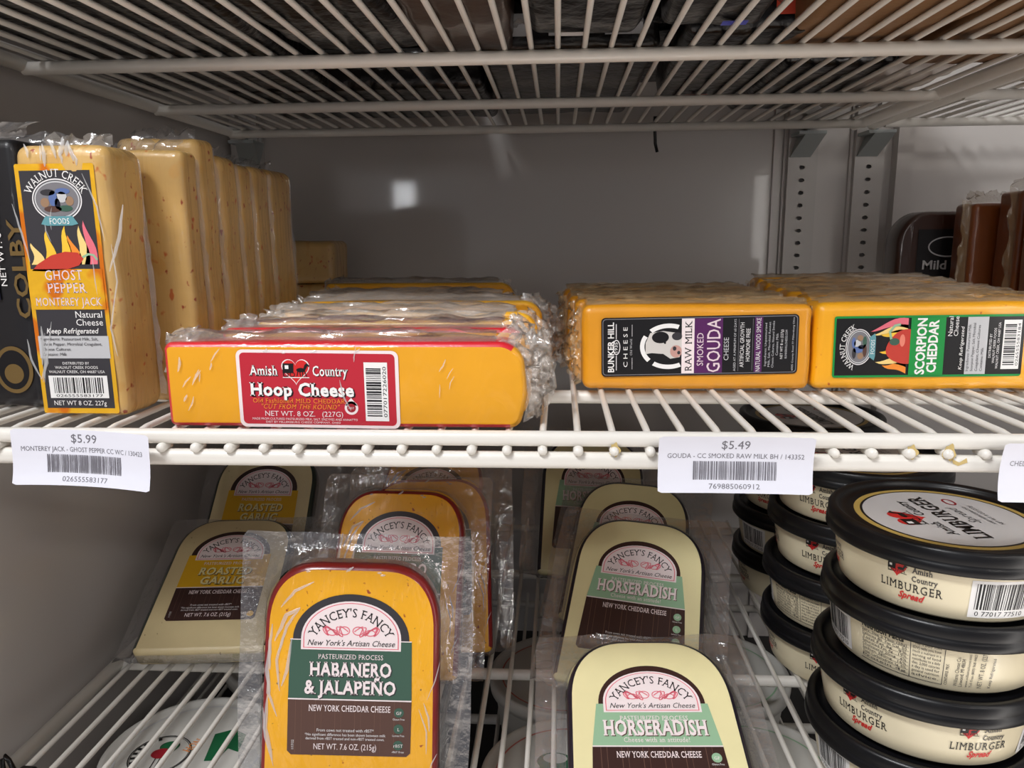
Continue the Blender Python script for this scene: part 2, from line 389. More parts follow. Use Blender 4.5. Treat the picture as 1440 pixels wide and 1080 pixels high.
    def buggy(s, cx, cy, w, layer, outline=None):
        """the heart with a horse and buggy in front of it"""
        k = w
        if outline: s.heart(cx, cy, k * 1.08, k * 1.0, outline, layer)
        s.heart(cx, cy, k, k * .92, RED, layer + 1)
        X = lambda a: cx + a * k; Y = lambda b: cy + b * k
        s.poly([(X(-.5), Y(-.12)), (X(-.08), Y(-.12)), (X(-.06), Y(.25)), (X(-.48), Y(.25))], BLACK, layer + 2)
        s.rect(X(-.4), Y(.04), X(-.26), Y(.18), WHITE, layer + 3)
        for a, r in ((-.38, .11), (-.13, .10)):
            s.ring(X(a), Y(-.17), r * k, r * k, .03 * k, BLACK, layer + 3, 16)
        s.ell(X(.2), Y(.0), .17 * k, .085 * k, BLACK, layer + 2, 16)
        s.poly([(X(.28), Y(0)), (X(.36), Y(-.02)), (X(.47), Y(.16)), (X(.52), Y(.12)), (X(.55), Y(.17)), (X(.44), Y(.27)), (X(.36), Y(.2))], BLACK, layer + 3)
        for a, b in ((.08, .03), (.13, .17), (.27, .24), (.31, .4)):
            s.poly([(X(a), Y(0)), (X(a + .045), Y(0)), (X(b + .03), Y(-.24)), (X(b), Y(-.24))], BLACK, layer + 3)
        s.rect(X(-.5), Y(-.3), X(.52), Y(-.27), WHITE if outline else BLACK, layer + 3)
    def emit(s, items, name, parent, mapf):
        if not items: return None
        mb = MB(); ms = []
        for v, f, m, l in items:
            if m not in ms: ms.append(m)
            mb.add([mapf(p[0], p[1], l * s.dz) for p in v], f, ms.index(m))
        return mb.build(name, ms, parent)
    def build(s, parent, mapf, name='label', ground=True):
        g = s.emit(s.base, name, parent, mapf) if ground else None
        t = s.emit(s.ink, 'lettering', g or parent, mapf)
        return g
def plane_map(o, ex, ey):
    o, ex, ey = Vector(o), Vector(ex).normalized(), Vector(ey).normalized(); n = ex.cross(ey)
    return lambda x, y, l: o + ex * x + ey * y + n * l

# ------------------------------------------------------------------ the refrigerator's shell
def struct(name, box, m):
    mb = MB(); mb.box(*box); o = mb.build(name, m); o['kind'] = 'structure'; return o
XL, XR, YB = -0.345, 1.0, 0.82
struct('wall_left', (XL - .05, XL, 0.24, YB + .05, CZ - .45, CZ + .55), WALL)
struct('wall_right', (XR, XR + .05, 0.24, YB + .05, CZ - .45, CZ + .55), WALL)
struct('wall_back', (XL, XR, YB, YB + .05, CZ - .45, CZ + .55), WALL)
struct('floor', (XL - .05, XR + .05, 0.24, YB + .05, CZ - .50, CZ - .45), mat('dark_floor', srgb(34, 33, 33), 0.5))  # floor coloured charcoal and set high to dim the wall below the shelves
struct('ceiling', (XL - .05, XR + .05, 0.24, YB + .05, CZ + .55, CZ + .6), WALL)
struct('trim_1', (0.218, 0.2235, YB - .004, YB, CZ - .45, CZ + .55), WALL)
struct('trim_2', (0.336, 0.352, YB - .014, YB, CZ - .45, CZ + .55), WALL)

def shelf_post(x, label, y=YB):
    """a slotted upright: side flanges, web behind, and a face strip with real holes"""
    z0, z1, pitch, hw = CZ - .35, CZ + .13, 0.0125, 0.0085
    t = thing('shelf_post', label, 'shelf post', (x, y, z0), group=None)
    mb = MB(); H = z1 - z0
    mb.box(-.014, -hw, -.010, 0, 0, H); mb.box(hw, .014, -.010, 0, 0, H); mb.box(-.017, -.014, -.004, 0, 0, H); mb.box(.014, .017, -.004, 0, 0, H)
    mb.build('channel', STEEL, t)
    fb = MB(); n = int(H / pitch)
    for i in range(n):
        c = (i + .5) * pitch; V = []
        ring = [(math.cos(a) * .0031, c + math.sin(a) * .0021) for a in [math.pi / 8 + k * math.pi / 4 for k in range(8)]]
        outer = [(hw, c + pitch * .2), (hw * .45, c + pitch / 2), (-hw * .45, c + pitch / 2), (-hw, c + pitch * .2), (-hw, c - pitch * .2), (-hw * .45, c - pitch / 2), (hw * .45, c - pitch / 2), (hw, c - pitch * .2)]
        corners = [(hw, c + pitch / 2), (-hw, c + pitch / 2), (-hw, c - pitch / 2), (hw, c - pitch / 2)]
        V = [(a, -.010, b) for a, b in ring + outer + corners]
        F = [(k, (k + 1) % 8, 8 + (k + 1) % 8, 8 + k) for k in range(8)] + [(8, 16, 9), (10, 17, 11), (12, 18, 13), (14, 19, 15)]
        V2 = [(a, -.0085, b) for a, b in ring]
        fb.add(V + V2, F + [(k, 20 + k, 20 + (k + 1) % 8, (k + 1) % 8) for k in range(8)])
    fb.build('slotted_face', STEEL, t)
    return t
shelf_post(0.2450, 'slotted white shelf post on back wall beside the plain wall panel')
shelf_post(0.3105, 'slotted white shelf post beside the dark brown packets')
shelf_post(-0.3280, 'slotted white shelf post in the corner behind the pepper cheese row')

def shelf_clip(x, label, w=.026, flip=1):
    t = thing('shelf_clip', label, 'shelf clip', (x, YB - .0105, CZ + .1005))
    mb = MB(); h = w / 2
    # top plate under the shelf, slanting gusset and hook
    mb.box(-h, h, -.028, 0, -.003, 0)
    mb.add([(-h, -.001, -.022), (h * .55, -.001, -.022), (h, -.026, -.003), (-h * .5, -.026, -.003), (-h, .0, -.022), (h * .55, .0, -.022), (h, .0, -.003), (-h * .5, .0, -.003)],
           [(0, 1, 2, 3), (4, 7, 6, 5), (0, 3, 7, 4), (1, 5, 6, 2), (3, 2, 6, 7), (0, 4, 5, 1)])
    mb.build('bracket', CLIPM, t)
    hk = MB(); hk.tube([(0, -.012, -.001), (0, -.012, .006), (0, -.020, .009)], .0018, 8); hk.build('hook', CLIPM, t, True)
    return t
shelf_clip(0.2450, 'grey metal shelf clip on top of the post beside the plain wall panel')
shelf_clip(0.3105, 'grey metal shelf clip on the post above the dark brown packets')
shelf_clip(-0.3200, 'dark metal shelf clip in the corner above the pepper cheese row')

# ------------------------------------------------------------------ wire shelves
PITCH = 0.01535
def wire_shelf(label, x0, x1, zrod, yf, yb, bars, rod0, rail=False, side=.0045, barr=.0039, barz=None):
    """zrod is the height of the tops of the rods"""
    r = .00165; zc = zrod - r
    t = thing('wire_shelf', label, 'wire shelf', ((x0 + x1) / 2, yf, zrod)); ox, oy, oz = t.location
    mb = MB(); k = math.ceil((x0 + .012 - rod0) / PITCH); x = rod0 + k * PITCH
    xs = []
    while x < x1 - .008:
        xs.append(x)
        pts = [(x - ox, yb - oy, zc - oz)] + [(x - ox, yf + (yb - yf) * q - oy, zc - oz) for q in (.75, .5, .25, .03)]
        if rail: pts += [(x - ox, .006, zc - oz - .0010), (x - ox, .0025, zc - oz - .004)]
        else: pts += [(x - ox, 0, zc - oz)]
        mb.tube(pts, r, 8); x += PITCH
    mb.build('wire_grating', ENAMEL, t, True)
    for y in bars:
        b = MB(); b.tube([(x0 - ox, y - oy, zc - r - barr - oz + .0004), (x1 - ox, y - oy, zc - r - barr - oz + .0004)], barr, 12); b.build('cross_bar', ENAMEL, t, True)
    for x in (x0, x1):
        b = MB(); b.tube([(x - ox, .002, zc - .003 - oz), (x - ox, yb - oy, zc - .003 - oz)], side, 12); b.build('side_bar', ENAMEL, t, True)
    if rail:
        for z0, z1 in ((-.0056, .0010), (-.0155, -.0082)):
            b = MB(); b.rbox((x0 + x1) / 2 - ox, 0, (z0 + z1) / 2, (x1 - x0) / 2 + .003, .0032, (z1 - z0) / 2, .0028, 6); b.build('front_rail', ENAMEL, t, True)
        tip = None
        for x in xs:
            if tip is None:
                b = MB(); b.lathe([(0, -.0062), (.0010, -.0060), (.0018, -.0053), (.0021, -.0044), (.0021, .003)], 14); tip = b.build('rod_end', ENAMEL, t, True)
                tip.rotation_euler = (math.radians(90), 0, 0)
                for v in tip.data.vertices: v.co.z = -v.co.z
                o = tip
            else:
                o = tip.copy(); COL.objects.link(o); o.parent = t
            o.location = (x - ox, .0006, -.0069)
            s = RNG.uniform(.94, 1.08); o.scale = (s, s, RNG.uniform(.85, 1.1))
    return t
ms = wire_shelf('white wire shelf carrying the yellow cheese blocks and price tags', -.329, .283, ZM, .3195, .79, (.43, .60, .775), -.1754, rail=True)
wire_shelf('white wire shelf overhead whose underside shows dark packets lying on it', -.3215, .286, ZT + .0072, .318, .79, (.32, .467, .62, .76), -.1754 + .006)
wire_shelf('lower white wire shelf under the pouches and the black lidded tubs', -.322, .283, ZB, .315, .79, (.318, .495, .66, .775), -.0172)
wire_shelf('overhead white wire shelf of the next bay beyond the double post', .303, .95, ZT + .0072, .318, .79, (.32, .467, .62, .76), .31)
wire_shelf('white wire shelf of the next bay carrying the dark brown packets', .303, .95, ZM, .3195, .79, (.43, .60, .775), .31, rail=True)
wire_shelf('lowest white wire shelf under the white lidded tubs', -.322, .283, CZ - .387, .33, .79, (.34, .57, .775), -.0172)
# rust marks round four rod ends, part of the middle shelf
sd = Deco()
for (x, z, sx, sz) in ((.1476, -.0062, .0024, .0030), (.1629, -.0062, .0026, .0034), (.0244, -.0062, .0022, .0030)):
    sd.poly([(x + sx * math.cos(a) * (1 + .25 * math.sin(3 * a + x * 99)), z + sz * math.sin(a) * (1 + .2 * math.cos(5 * a))) for a in [i * math.pi / 12 for i in range(24)]], STAIN, 1)
sd.poly([(.1640, -.0090), (.1672, -.0105), (.1700, -.0085), (.1705, -.0105), (.1668, -.0120), (.1648, -.0110)], STAIN, 1)
o = sd.emit(sd.base, 'rust_stain', ms, plane_map((-ms.location.x, -.00335, 0), (1, 0, 0), (0, 0, 1)))

# ------------------------------------------------------------------ price tags on the rail
def price_tag(label, cx, cz, w, h, rot, price, line, digits, curl, seed):
    t = thing('price_tag', label, 'price tag', (cx, .3126, cz)); t.rotation_euler = (0, rot, 0)
    d = Deco(.00004); n = 14; r = h * .1; base = []
    mapf = lambda x, y, l: Vector((x, curl(x / w, y / h) - l, y))
    nx, ny = 40, 8; P = []
    for i in range(nx + 1):
        u = -.5 + i / nx
        inset = 0 if 0 < i < nx else h * .03
        P.append([mapf(u * w, (-.5 + j / ny) * (h - 2 * inset), 0) for j in range(ny + 1)])
    mb = MB(); mb.grid(P); paper = mb.build('paper', TAGPAPER, t, True)
    if price: d.text(price, 0, h * .27, h * .15, TAGINK, 2)
    if line:
        a, sz = line
        d.text(a, 0, h * .10, h * .085, TAGINK, 2, w=w * .88)
    if digits:
        R = random.Random(seed); x = -w * .27
        while x < w * .27:
            b = w * .0033 * R.choice((1, 1, 2, 2, 3)); d.rect(x, -h * .28, x + b, h * .045, TAGINK, 2, inked=True); x += b + w * .0035 * R.choice((1, 1, 2))
        d.text(digits, 0, -h * .43, h * .085, TAGINK, 2, w=w * .33)
    d.emit(d.ink, 'lettering', paper, mapf)
    return t
price_tag('white paper price tag reading $5.99 on the rail below the upright pepper cheese', -.2085, CZ - .0933, .0640, .0250, .030, '$5.99', ('MONTEREY JACK - GHOST PEPPER CC WC / 130423', 1), '026555583177', lambda u, v: -.0035 * (u + .1) ** 2 * 4 - .0022 * (v < 0) * v * v * 4 + .0003, 5)
price_tag('white paper price tag reading $5.49 on the rail below the smoked cheese', .0742, CZ - .0934, .0640, .0245, .004, '$5.49', ('GOUDA - CC SMOKED RAW MILK BH / 143352', 1), '769885060912', lambda u, v: -.0020 * v * v * 4 - .001 * u * u * 4, 6)
price_tag('white paper price tag at the far end of the rail under the green labelled loaf', .2130, CZ - .0960, .0640, .0250, .02, '', ('CHEDDAR - CC SCORPION PEPPER WC / 130424', 1), '', lambda u, v: -.0020 * v * v * 4 - .001 * u * u * 4, 8)

# ------------------------------------------------------------------ blocks on the middle shelf
def wob(seed, amp, taper=0.0, freq=45):
    def fn(p, h):
        q = p + Vector((noise.noise(p * freq + Vector((seed, 0, 0))), noise.noise(p * freq + Vector((0, seed, 5))), noise.noise(p * freq + Vector((3, 0, seed))))) * amp
        if taper: q.x *= 1 + taper * (p.z / h.z)
        return q
    return fn
def walnut_logo(d, cx, cy, s, rot=None):
    """oval badge: ring, small landscape, arched name, ribbon; s is the half width"""
    d.ring(cx, cy, s, s * .8, s * .05, LINE, 3); d.ring(cx, cy, s * .91, s * .71, s * .06, SILVER, 3)
    d.ell(cx, cy, s * .84, s * .64, GREY, 2)
    for (a, b, w, h, mm) in ((-.5, -.1, .3, .3, TAN), (-.15, .05, .3, .5, BLUE), (.2, .1, .35, .35, SILVER), (.5, -.05, .28, .3, TAN), (-.35, .28, .5, .2, CHAR), (.25, .32, .5, .2, BLUE), (-.2, -.35, .6, .2, BROWN), (.3, -.33, .5, .2, DKGREEN), (0, -.15, .18, .35, NAVY)):
        d.ell(cx + a * s, cy + b * s, w * s * .6, h * s * .6, mm, 4, 14)
    d.text('WALNUT CREEK', cx, cy + s * .86, s * .30, WHITE, 5, arc=s * 1.12, w=s * 2.55, serif=True)
    d.poly([(cx - s * .75, cy - s * .92), (cx - s * .55, cy - s * .62), (cx + s * .55, cy - s * .62), (cx + s * .75, cy - s * .92), (cx + s * .5, cy - s * .98), (cx - s * .5, cy - s * .98)], TEAL, 5)
    d.text('FOODS', cx, cy - s * .92, s * .22, WHITE, 6, w=s * .8, serif=True)
def flame(d, x, y, w, h, lean, m, layer):
    P = []
    for i in range(9):
        t = i / 8; P.append((x - w / 2 * (1 - t) ** .7 + lean * t * t * w + math.sin(t * 5) * w * .18, y + h * t))
    for i in range(8, -1, -1):
        t = i / 8; P.append((x + w / 2 * (1 - t) ** .8 + lean * t * t * w + math.sin(t * 5) * w * .18 + .00005, y + h * t * .97))
    d.poly(P, m, layer)

def ghost_label():
    w, h = .0375, .116; d = Deco()
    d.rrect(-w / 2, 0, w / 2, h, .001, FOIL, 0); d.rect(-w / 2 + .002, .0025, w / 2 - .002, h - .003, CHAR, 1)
    walnut_logo(d, 0, h * .862, .0118)
    for x, hh, l, m in ((-.0128, .010, -.2, FLAME2), (-.0068, .0155, .1, FLAME), (.0005, .0175, .4, FLAME), (.0052, .0135, -.2, ORANGE), (.0092, .0175, .1, FLAME2), (.0128, .020, -.1, PINK)):
        flame(d, x, h * .610, .0062, hh, l, m, 3)
    y = lambda q: h * (.585 + q * .105)
    d.poly([(-.016, y(.0)), (-.013, y(.25)), (-.006, y(.58)), (.001, y(.72)), (.007, y(.68)), (.0095, y(.45)), (.007, y(.2)), (.001, y(.06)), (-.008, y(-.02))], PEPPER, 4)
    d.stroke([(.009, y(.5)), (.012, y(.62)), (.0145, y(.58)), (.016, y(.40))], .0010, SAGE, 4)
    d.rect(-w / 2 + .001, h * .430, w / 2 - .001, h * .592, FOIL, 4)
    d.text('GHOST', -.001, h * .548, .0046, ROSE, 6, w=.018, serif=True); d.text('PEPPER', 0, h * .497, .0046, ROSE, 6, w=.019, serif=True); d.text('MONTEREY JACK', 0, h * .445, .0038, ROSE, 6, w=.032, serif=True)
    d.text('Natural', .0155, h * .397, .0030, WHITE, 6, 'R'); d.text('Cheese', .0155, h * .365, .0030, WHITE, 6, 'R'); d.text('Keep Refrigerated', 0, h * .333, .0024, WHITE, 6, w=.025, shear=.2, bold=.01)
    d.rect(-w / 2 + .0015, h * .230, w / 2 - .0015, h * .322, SILVER, 3)
    for i, s_ in enumerate(('Ingredients: Pasteurized Milk, Salt,', 'Ghost Pepper, Microbial Coagulant,', 'Cheese Cultures.', 'Contains: Milk')):
        d.text(s_, -w / 2 + .003, h * .304 - i * h * .021, .0014, CHAR, 6, 'L', wmax=.031)
    d.text('DISTRIBUTED BY', 0, h * .205, .0012, WHITE, 6); d.text('WALNUT CREEK FOODS', 0, h * .187, .0013, WHITE, 6); d.text('WALNUT CREEK, OH 44687 USA', 0, h * .169, .0013, WHITE, 6, wmax=.030)
    d.text('NET WT 8 OZ. 227g', 0, h * .034, .0022, WHITE, 6, w=.026)
    d.barcode(-.0145, h * .064, .0145, h * .158, '026555583177', seed=4)
    return d
gx, gz = -.2275, ZM
def ghost_block(i, y0, y1, top, x0=-.248, x1=-.1865, label=None, yaw=0):
    h = top - ZM; cx, cy = (x0 + x1) / 2, (y0 + y1) / 2
    t = thing('cheese_block', label, 'cheese block', (cx, cy, ZM), yaw, 'upright pepper cheese blocks')
    hx, hy, hz = (x1 - x0) / 2, (y1 - y0) / 2, h / 2
    mb = MB(); mb.rbox(0, 0, hz, hx, hy, hz, min(.006, hy * .45), 10, fn=wob(i * 1.7, .0011, .03 if i == 0 else .0)); mb.build('cheese', GHOSTC, t, True)
    w = MB()
    for k, (a, b) in enumerate((((-hx * .8, 0, h - .0015), (hx * .7, 0, h - .001)),)):
        w.grid(crumple([a, ((a[0] + b[0]) / 2, .002, h - .0005), b], (0, .004, .007), 16, 3, .004, i * 5 + k, (0, -.002, 0)))
    w.grid(crumple([(hx + .0002, hy * .7, .006), (hx + .0004, hy * .6, h * .5), (hx - .001, hy * .6, h - .004)], (.0022, .001, .0), 22, 2, .0016, i * 5 + 3))
    w.build('plastic_wrap', CRINKLE if i == 0 else CLEAR, t, True)
    return t
g0 = ghost_block(0, .345, .379, CZ + .0445, -.2475, -.2045 + .018, 'pale pepper cheese block with black flame label standing upright at the rail') if False else None
g0 = ghost_block(0, .345, .378, CZ + .0440, -.2485, -.2045, 'pale pepper cheese block with black flame label standing upright at the rail')
d = ghost_label(); d.build(g0, plane_map((-.0022, -.0170, .0020), (1, 0, .0), (0, -.0, 1)))
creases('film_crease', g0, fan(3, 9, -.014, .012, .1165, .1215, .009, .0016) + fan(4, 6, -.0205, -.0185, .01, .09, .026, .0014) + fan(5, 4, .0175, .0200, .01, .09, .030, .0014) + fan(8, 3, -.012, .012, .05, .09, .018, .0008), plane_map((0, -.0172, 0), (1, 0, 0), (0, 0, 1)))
for k, (y0, y1, top, x1, lb) in enumerate((
        (.382, .399, .0455, -.1870, 'pale flecked cheese block directly behind the labelled upright block'),
        (.400, .421, .0535, -.1865, 'tallest pale flecked cheese block second behind the labelled upright one'),
        (.4215, .446, .0470, -.1850, 'pale flecked cheese block third behind the labelled upright one'),
        (.447, .4655, .0450, -.1850, 'pale flecked cheese block fourth behind the labelled upright one'),
        (.4665, .494, .0455, -.1845, 'pale flecked cheese block fifth behind the labelled upright one'),
        (.495, .5365, .0460, -.1850, 'rearmost upright pale flecked cheese block of the row'))):
    ghost_block(k + 1, y0, y1, CZ + top, -.232, x1, lb)
# two more lying in the dim corner
for k, (z0, z1) in enumerate(((ZM, CZ - .0400), (CZ - .0395, CZ + .0000))):
    t = thing('cheese_block', ('lower' if k == 0 else 'upper') + ' of two dim pale cheese blocks lying stacked against the back wall', 'cheese block', (-.256, .735, z0), .03 * k, 'cheese blocks lying in the corner')
    h = (z1 - z0) / 2
    mb = MB(); mb.rbox(0, 0, h, .050 - .004 * k, .030, h, .006, 8, fn=wob(60 + k, .001)); mb.build('cheese', GHOSTC, t, True)

# dark packet at the wall
t = thing('cheese_block', 'black wrapped cheese block with gold lettering at the grey side wall', 'cheese block', (-.2915, .385, ZM), .0)
mb = MB(); mb.rbox(0, 0, .066, .0325, .022, .066, .005, 8, fn=wob(77, .001)); mb.build('wrapper', mat('black_wrapper', srgb(20, 19, 23), .4, coat=.35, wrinkle=((1, 1, .3), 60, .5, .003)), t, True)
d = Deco(); d.text('COLBY', .0310, .0460, .0068, ink('dull_gold', 110, 88, 50), 3, 'L', w=.048, rot=90, bold=.02); d.text('NET WT. 8 OZ. (227g)', .0205, .0620, .0030, WHITE, 3, 'L', w=.052, rot=90)
d.ell(.018, .020, .010, .012, ink('dull_gold', 110, 88, 50), 1); d.ell(.018, .020, .008, .010, BLACK, 2); d.ell(.018, .018, .005, .005, ink('dull_gold', 110, 88, 50), 3)
d.rect(-.031, .055, .016, .124, NAVY, 0)
d.build(t, plane_map((0, -.0227, 0), (1, 0, 0), (0, 0, 1)))
w = MB(); w.grid(crumple([(-.033, -.018, .131), (0, -.019, .132), (.033, -.016, .133)], (.010, -.002, .007), 24, 5, .003, 31, None, .2, .4)); w.grid(crumple([(-.033, 0, .131), (.033, 0, .131)], (.012, .002, .006), 24, 5, .003, 32, None, .2, .4))
w.build('plastic_wrap', CLEAR, t, True)

# hoop cheese: slabs on edge, yellow cut faces with a red wax skin
def loops_slab(outline, T, r, cheese, rind, parent, back=None, bulge=0.0, cname='cheese', rname='wax_rind', cut=None, fmap=None):
    """outline is counter-clockwise in (u, v) seen from the front (w = 0); the slab reaches back to w = -T"""
    n = len(outline); O = [Vector((p[0], p[1])) for p in outline]
    Nn = []
    for i in range(n):
        t_ = (O[(i + 1) % n] - O[i - 1]); Nn.append(Vector((t_.y, -t_.x)).normalized())
    fmap = fmap or (lambda u, v, w: (u, -w, v))
    loop = lambda d, w: [fmap(O[i].x - Nn[i].x * d, O[i].y - Nn[i].y * d, w) for i in range(n)]
    q_ = lambda deg: (r * (1 - math.sin(math.radians(deg))), -r * (1 - math.cos(math.radians(deg))))
    mb = MB(); V = loop(r * 1.06, 0) + loop(*q_(2)) + loop(*q_(14))
    mb.add(V, [tuple(range(n))] + [(k * n + i, (k + 1) * n + i, (k + 1) * n + (i + 1) % n, k * n + (i + 1) % n) for k in (0, 1) for i in range(n)]); a = mb.build(cname, cheese, parent, True)
    a.data.polygons[0].use_smooth = False
    mb = MB(); L_ = [loop(*q_(14)), loop(*q_(35)), loop(*q_(60)), loop(0, -r), loop(0, -T + r), loop(r * .3, -T + r * .3), loop(r, -T)]
    V = [p for q in L_ for p in q]; F = [(a_ * n + i, (a_ + 1) * n + i, (a_ + 1) * n + (i + 1) % n, a_ * n + (i + 1) % n) for a_ in range(len(L_) - 1) for i in range(n)] + [tuple((len(L_) - 1) * n + i for i in range(n))[::-1]]
    ncut = len(cut or ()); kept = [q for k, q in enumerate(F) if k >= (len(L_) - 1) * n or (k % n) not in (cut or ())]
    mb.add(V, kept); b = mb.build(rname, rind, parent, True)
    if cut:                             # the cut end of a wedge is bare cheese: those faces belong to the cheese
        me = a.data; v0 = [tuple(q.co) for q in me.vertices]; f0 = [tuple(p.vertices) for p in me.polygons]; o_ = len(v0)
        f1 = [tuple(o_ + i for i in q) for k, q in enumerate(F) if k < (len(L_) - 1) * n and (k % n) in cut]
        me.clear_geometry(); me.from_pydata(v0 + V, [], f0 + f1); me.polygons.foreach_set('use_smooth', [k > 0 for k in range(len(me.polygons))]); me.update()
    return a, b
def arc_pts(cx, cy, rx, ry, a0, a1, n): return [(cx + rx * math.cos(math.radians(a0 + (a1 - a0) * i / n)), cy + ry * math.sin(math.radians(a0 + (a1 - a0) * i / n))) for i in range(n + 1)]
def lerp_pts(a, b, n): return [(a[0] + (b[0] - a[0]) * i / n, a[1] + (b[1] - a[1]) * i / n) for i in range(1, n)]
def hoop_outline(w, h):
    P = arc_pts(.003, .003, .003, .003, 180, 270, 4) + lerp_pts((.003, 0), (w - .006, 0), 12) + arc_pts(w - .0075, .006, .0055, .006, 270, 350, 5)
    P += [(w - .0008, .010), (w, .016), (w - .0004, .021)] + arc_pts(w - .0125, h - .0125, .0118, .0125, 20, 90, 8) + lerp_pts((w - .0125, h), (.004, h), 14) + arc_pts(.0035, h - .0035, .0035, .0035, 90, 180, 4) + lerp_pts((0, h - .0035), (0, .003), 6)
    return P
def hoop_label():
    w, h = .0730, .0352; d = Deco()
    sk = lambda x, y: (x + (h / 2 - y) * .10 - .0015 if x < .01 else x + (h / 2 - y) * .04, y)
    d.rrect(0, 0, w, h, .003, PAPER, 0); d.rrect(.0016, .0014, w - .0016, h - .0014, .002, LABEL_RED, 1)
    d.buggy(.0268, .0262, .0118, 2, PAPER)
    for dx, m, l in ((.00025, BLACK, 4), (0, WHITE, 5)):
        d.text('Amish', .0058 + dx, .0237 - dx, .0044, m, l, 'L', w=.0128, serif=True, bold=.015); d.text('Country', .0345 + dx, .0237 - dx, .0044, m, l, 'L', w=.0158, serif=True, bold=.015)
    for dx, m, l in ((.0006, BLACK, 4), (0, WHITE, 5)):
        d.text('Hoop Cheese', .0055 + dx, .0146 - dx * .7, .0056, m, l, 'L', w=.0472, serif=True, bold=.035)
    d.text('Old Fashioned MILD CHEDDAR', .0066, .0112, .0021, ORANGE, 5, 'L', w=.042, serif=True); d.text('"CUT FROM THE ROUND"', .0100, .0085, .0022, ORANGE, 5, 'L', w=.0355, serif=True, shear=.25)
    d.text('NET WT. 8 OZ.   (227G)', .0118, .0052, .0023, PAPER, 5, 'L', w=.0355)
    d.text('MADE FROM CULTURED PASTEURIZED MILK, SALT, ENZYMES AND ANNATTO', .0058, .0034, .0010, PAPER, 5, 'L', w=.048); d.text('DIST BY MILLERSBURG CHEESE COMPANY, OHIO', .0120, .0020, .0009, PAPER, 5, 'L', w=.034)
    d.ring(.0512, .0093, .0031, .0031, .0012, PAPER, 3, 20); d.poly([(.0484, .0104), (.0540, .0104), (.0512, .0140)], PAPER, 3); d.ell(.0512, .0093, .0020, .0020, DARKRED, 4, 16); d.text('rBST', .0512, .0088, .0009, PAPER, 5)
    d.barcode(.0575, .0035, .0680, .0300, '077017226020', vertical=True, seed=9)
    return d
slabs = [  # x0, y front, width, height, lean, yaw
    (-.1765, .3270, .1630, .0385, .00, 0.0, 'red skinned yellow hoop cheese slab with red label at the rail'),
    (-.1620, .3550, .1500, .0415, .02, -.01, 'red skinned hoop cheese slab directly behind the red labelled one'),
    (-.1560, .3830, .1420, .0420, .02, .015, 'yellow hoop cheese slab second behind the red labelled one'),
    (-.1600, .4140, .1500, .0435, .03, -.01, 'yellow hoop cheese slab third behind the red labelled one'),
    (-.1550, .4480, .1470, .0465, .02, .03, 'yellow hoop cheese slab fourth behind the red labelled one'),
    (-.1680, .5000, .1520, .0440, .03, .0, 'hoop cheese slab fifth behind the red labelled one'),
    (-.1780, .5600, .1500, .0430, .03, -.02, 'hoop cheese slab sixth behind the red labelled one'),
    (-.1960, .6350, .1600, .0470, .02, .02, 'rearmost hoop cheese slab of the row, close to the back wall')]
HOOPR = mat('yellow_rind', srgb(238, 176, 40), .35, coat=.7, coat_rough=.12, wrinkle=((.25, 1, 1), 160, .6, .003))
for i, (x0, y, w_, h_, lean, yaw, lb) in enumerate(slabs):
    t = thing('hoop_cheese', lb, 'cheese', (x0, y, ZM), yaw, 'hoop cheese slabs on edge')
    t.rotation_euler = (-lean, 0, yaw)
    HO = hoop_outline(w_, h_); loops_slab(HO, .0235, .0026, HOOPC, REDWAX if i < 2 else HOOPR, t, rname='wax_rind', cut={k for k in range(len(HO)) if HO[k][0] > w_ - .011 and HO[k][1] < h_ - .003})
    wr = MB()
    for k in range(2):
        wr.grid(crumple([(.002, .002 + k * .010, h_), (w_ * .3, .004 + k * .009, h_ + .0008), (w_ * .6, .003 + k * .010, h_ + .0004), (w_ - .014, .003 + k * .009, h_ - .001)], (0, .012, .0022), 40, 6, .0034, i * 9 + k, (0, 0, .0022), .3, .22), 1 if i < 2 else 0)
    wr.grid(crumple([(w_ - .013, .003, h_), (w_ - .003, .003, h_ * .74), (w_ + .0003, .003, h_ * .4), (w_ - .002, .004, .002)], (.0060, .006, .002), 30, 6, .0050, i * 9 + 4, (.0015, 0, 0), .35, .4))
    if i in (0, 1, 4): wr.grid(crumple([(w_ - .016, .010, h_ + .001), (w_ - .001, .010, h_ * .74), (w_ + .001, .010, .004)], (.0090, .008, .004), 26, 6, .0065, i * 9 + 5, (.002, 0, .002), .4, .4))
    wr.grid(crumple([(.001, .002, h_ * .5), (-.0003, .004, h_ - .002), (.014, .006, h_ + .0005)], (-.0025, .007, .005), 20, 5, .0045, i * 9 + 6, None, .3, .45))
    wr.build('plastic_wrap', [CRINKLE, SHEER], t, True)
    if i == 0:
        d = hoop_label(); d.build(t, plane_map((.0335, -.0004, .0004), (1, 0, -.010), (.0, 0, 1)))
        creases('film_crease', t, fan(11, 9, .005, .022, .006, .030, .007, .0010, .5) + [([(.0800, .0220), (.0812, .0150), (.0845, .0080)], .0008), ([(.0880, .0370), (.0870, .0320), (.0868, .0300)], .0006)] + fan(12, 5, .040, .140, .0335, .0345, .003, .0007, 1.2) + fan(13, 4, .120, .150, .010, .028, .006, .0006, .3), plane_map((0, -.0008, 0), (1, 0, 0), (0, 0, 1)))

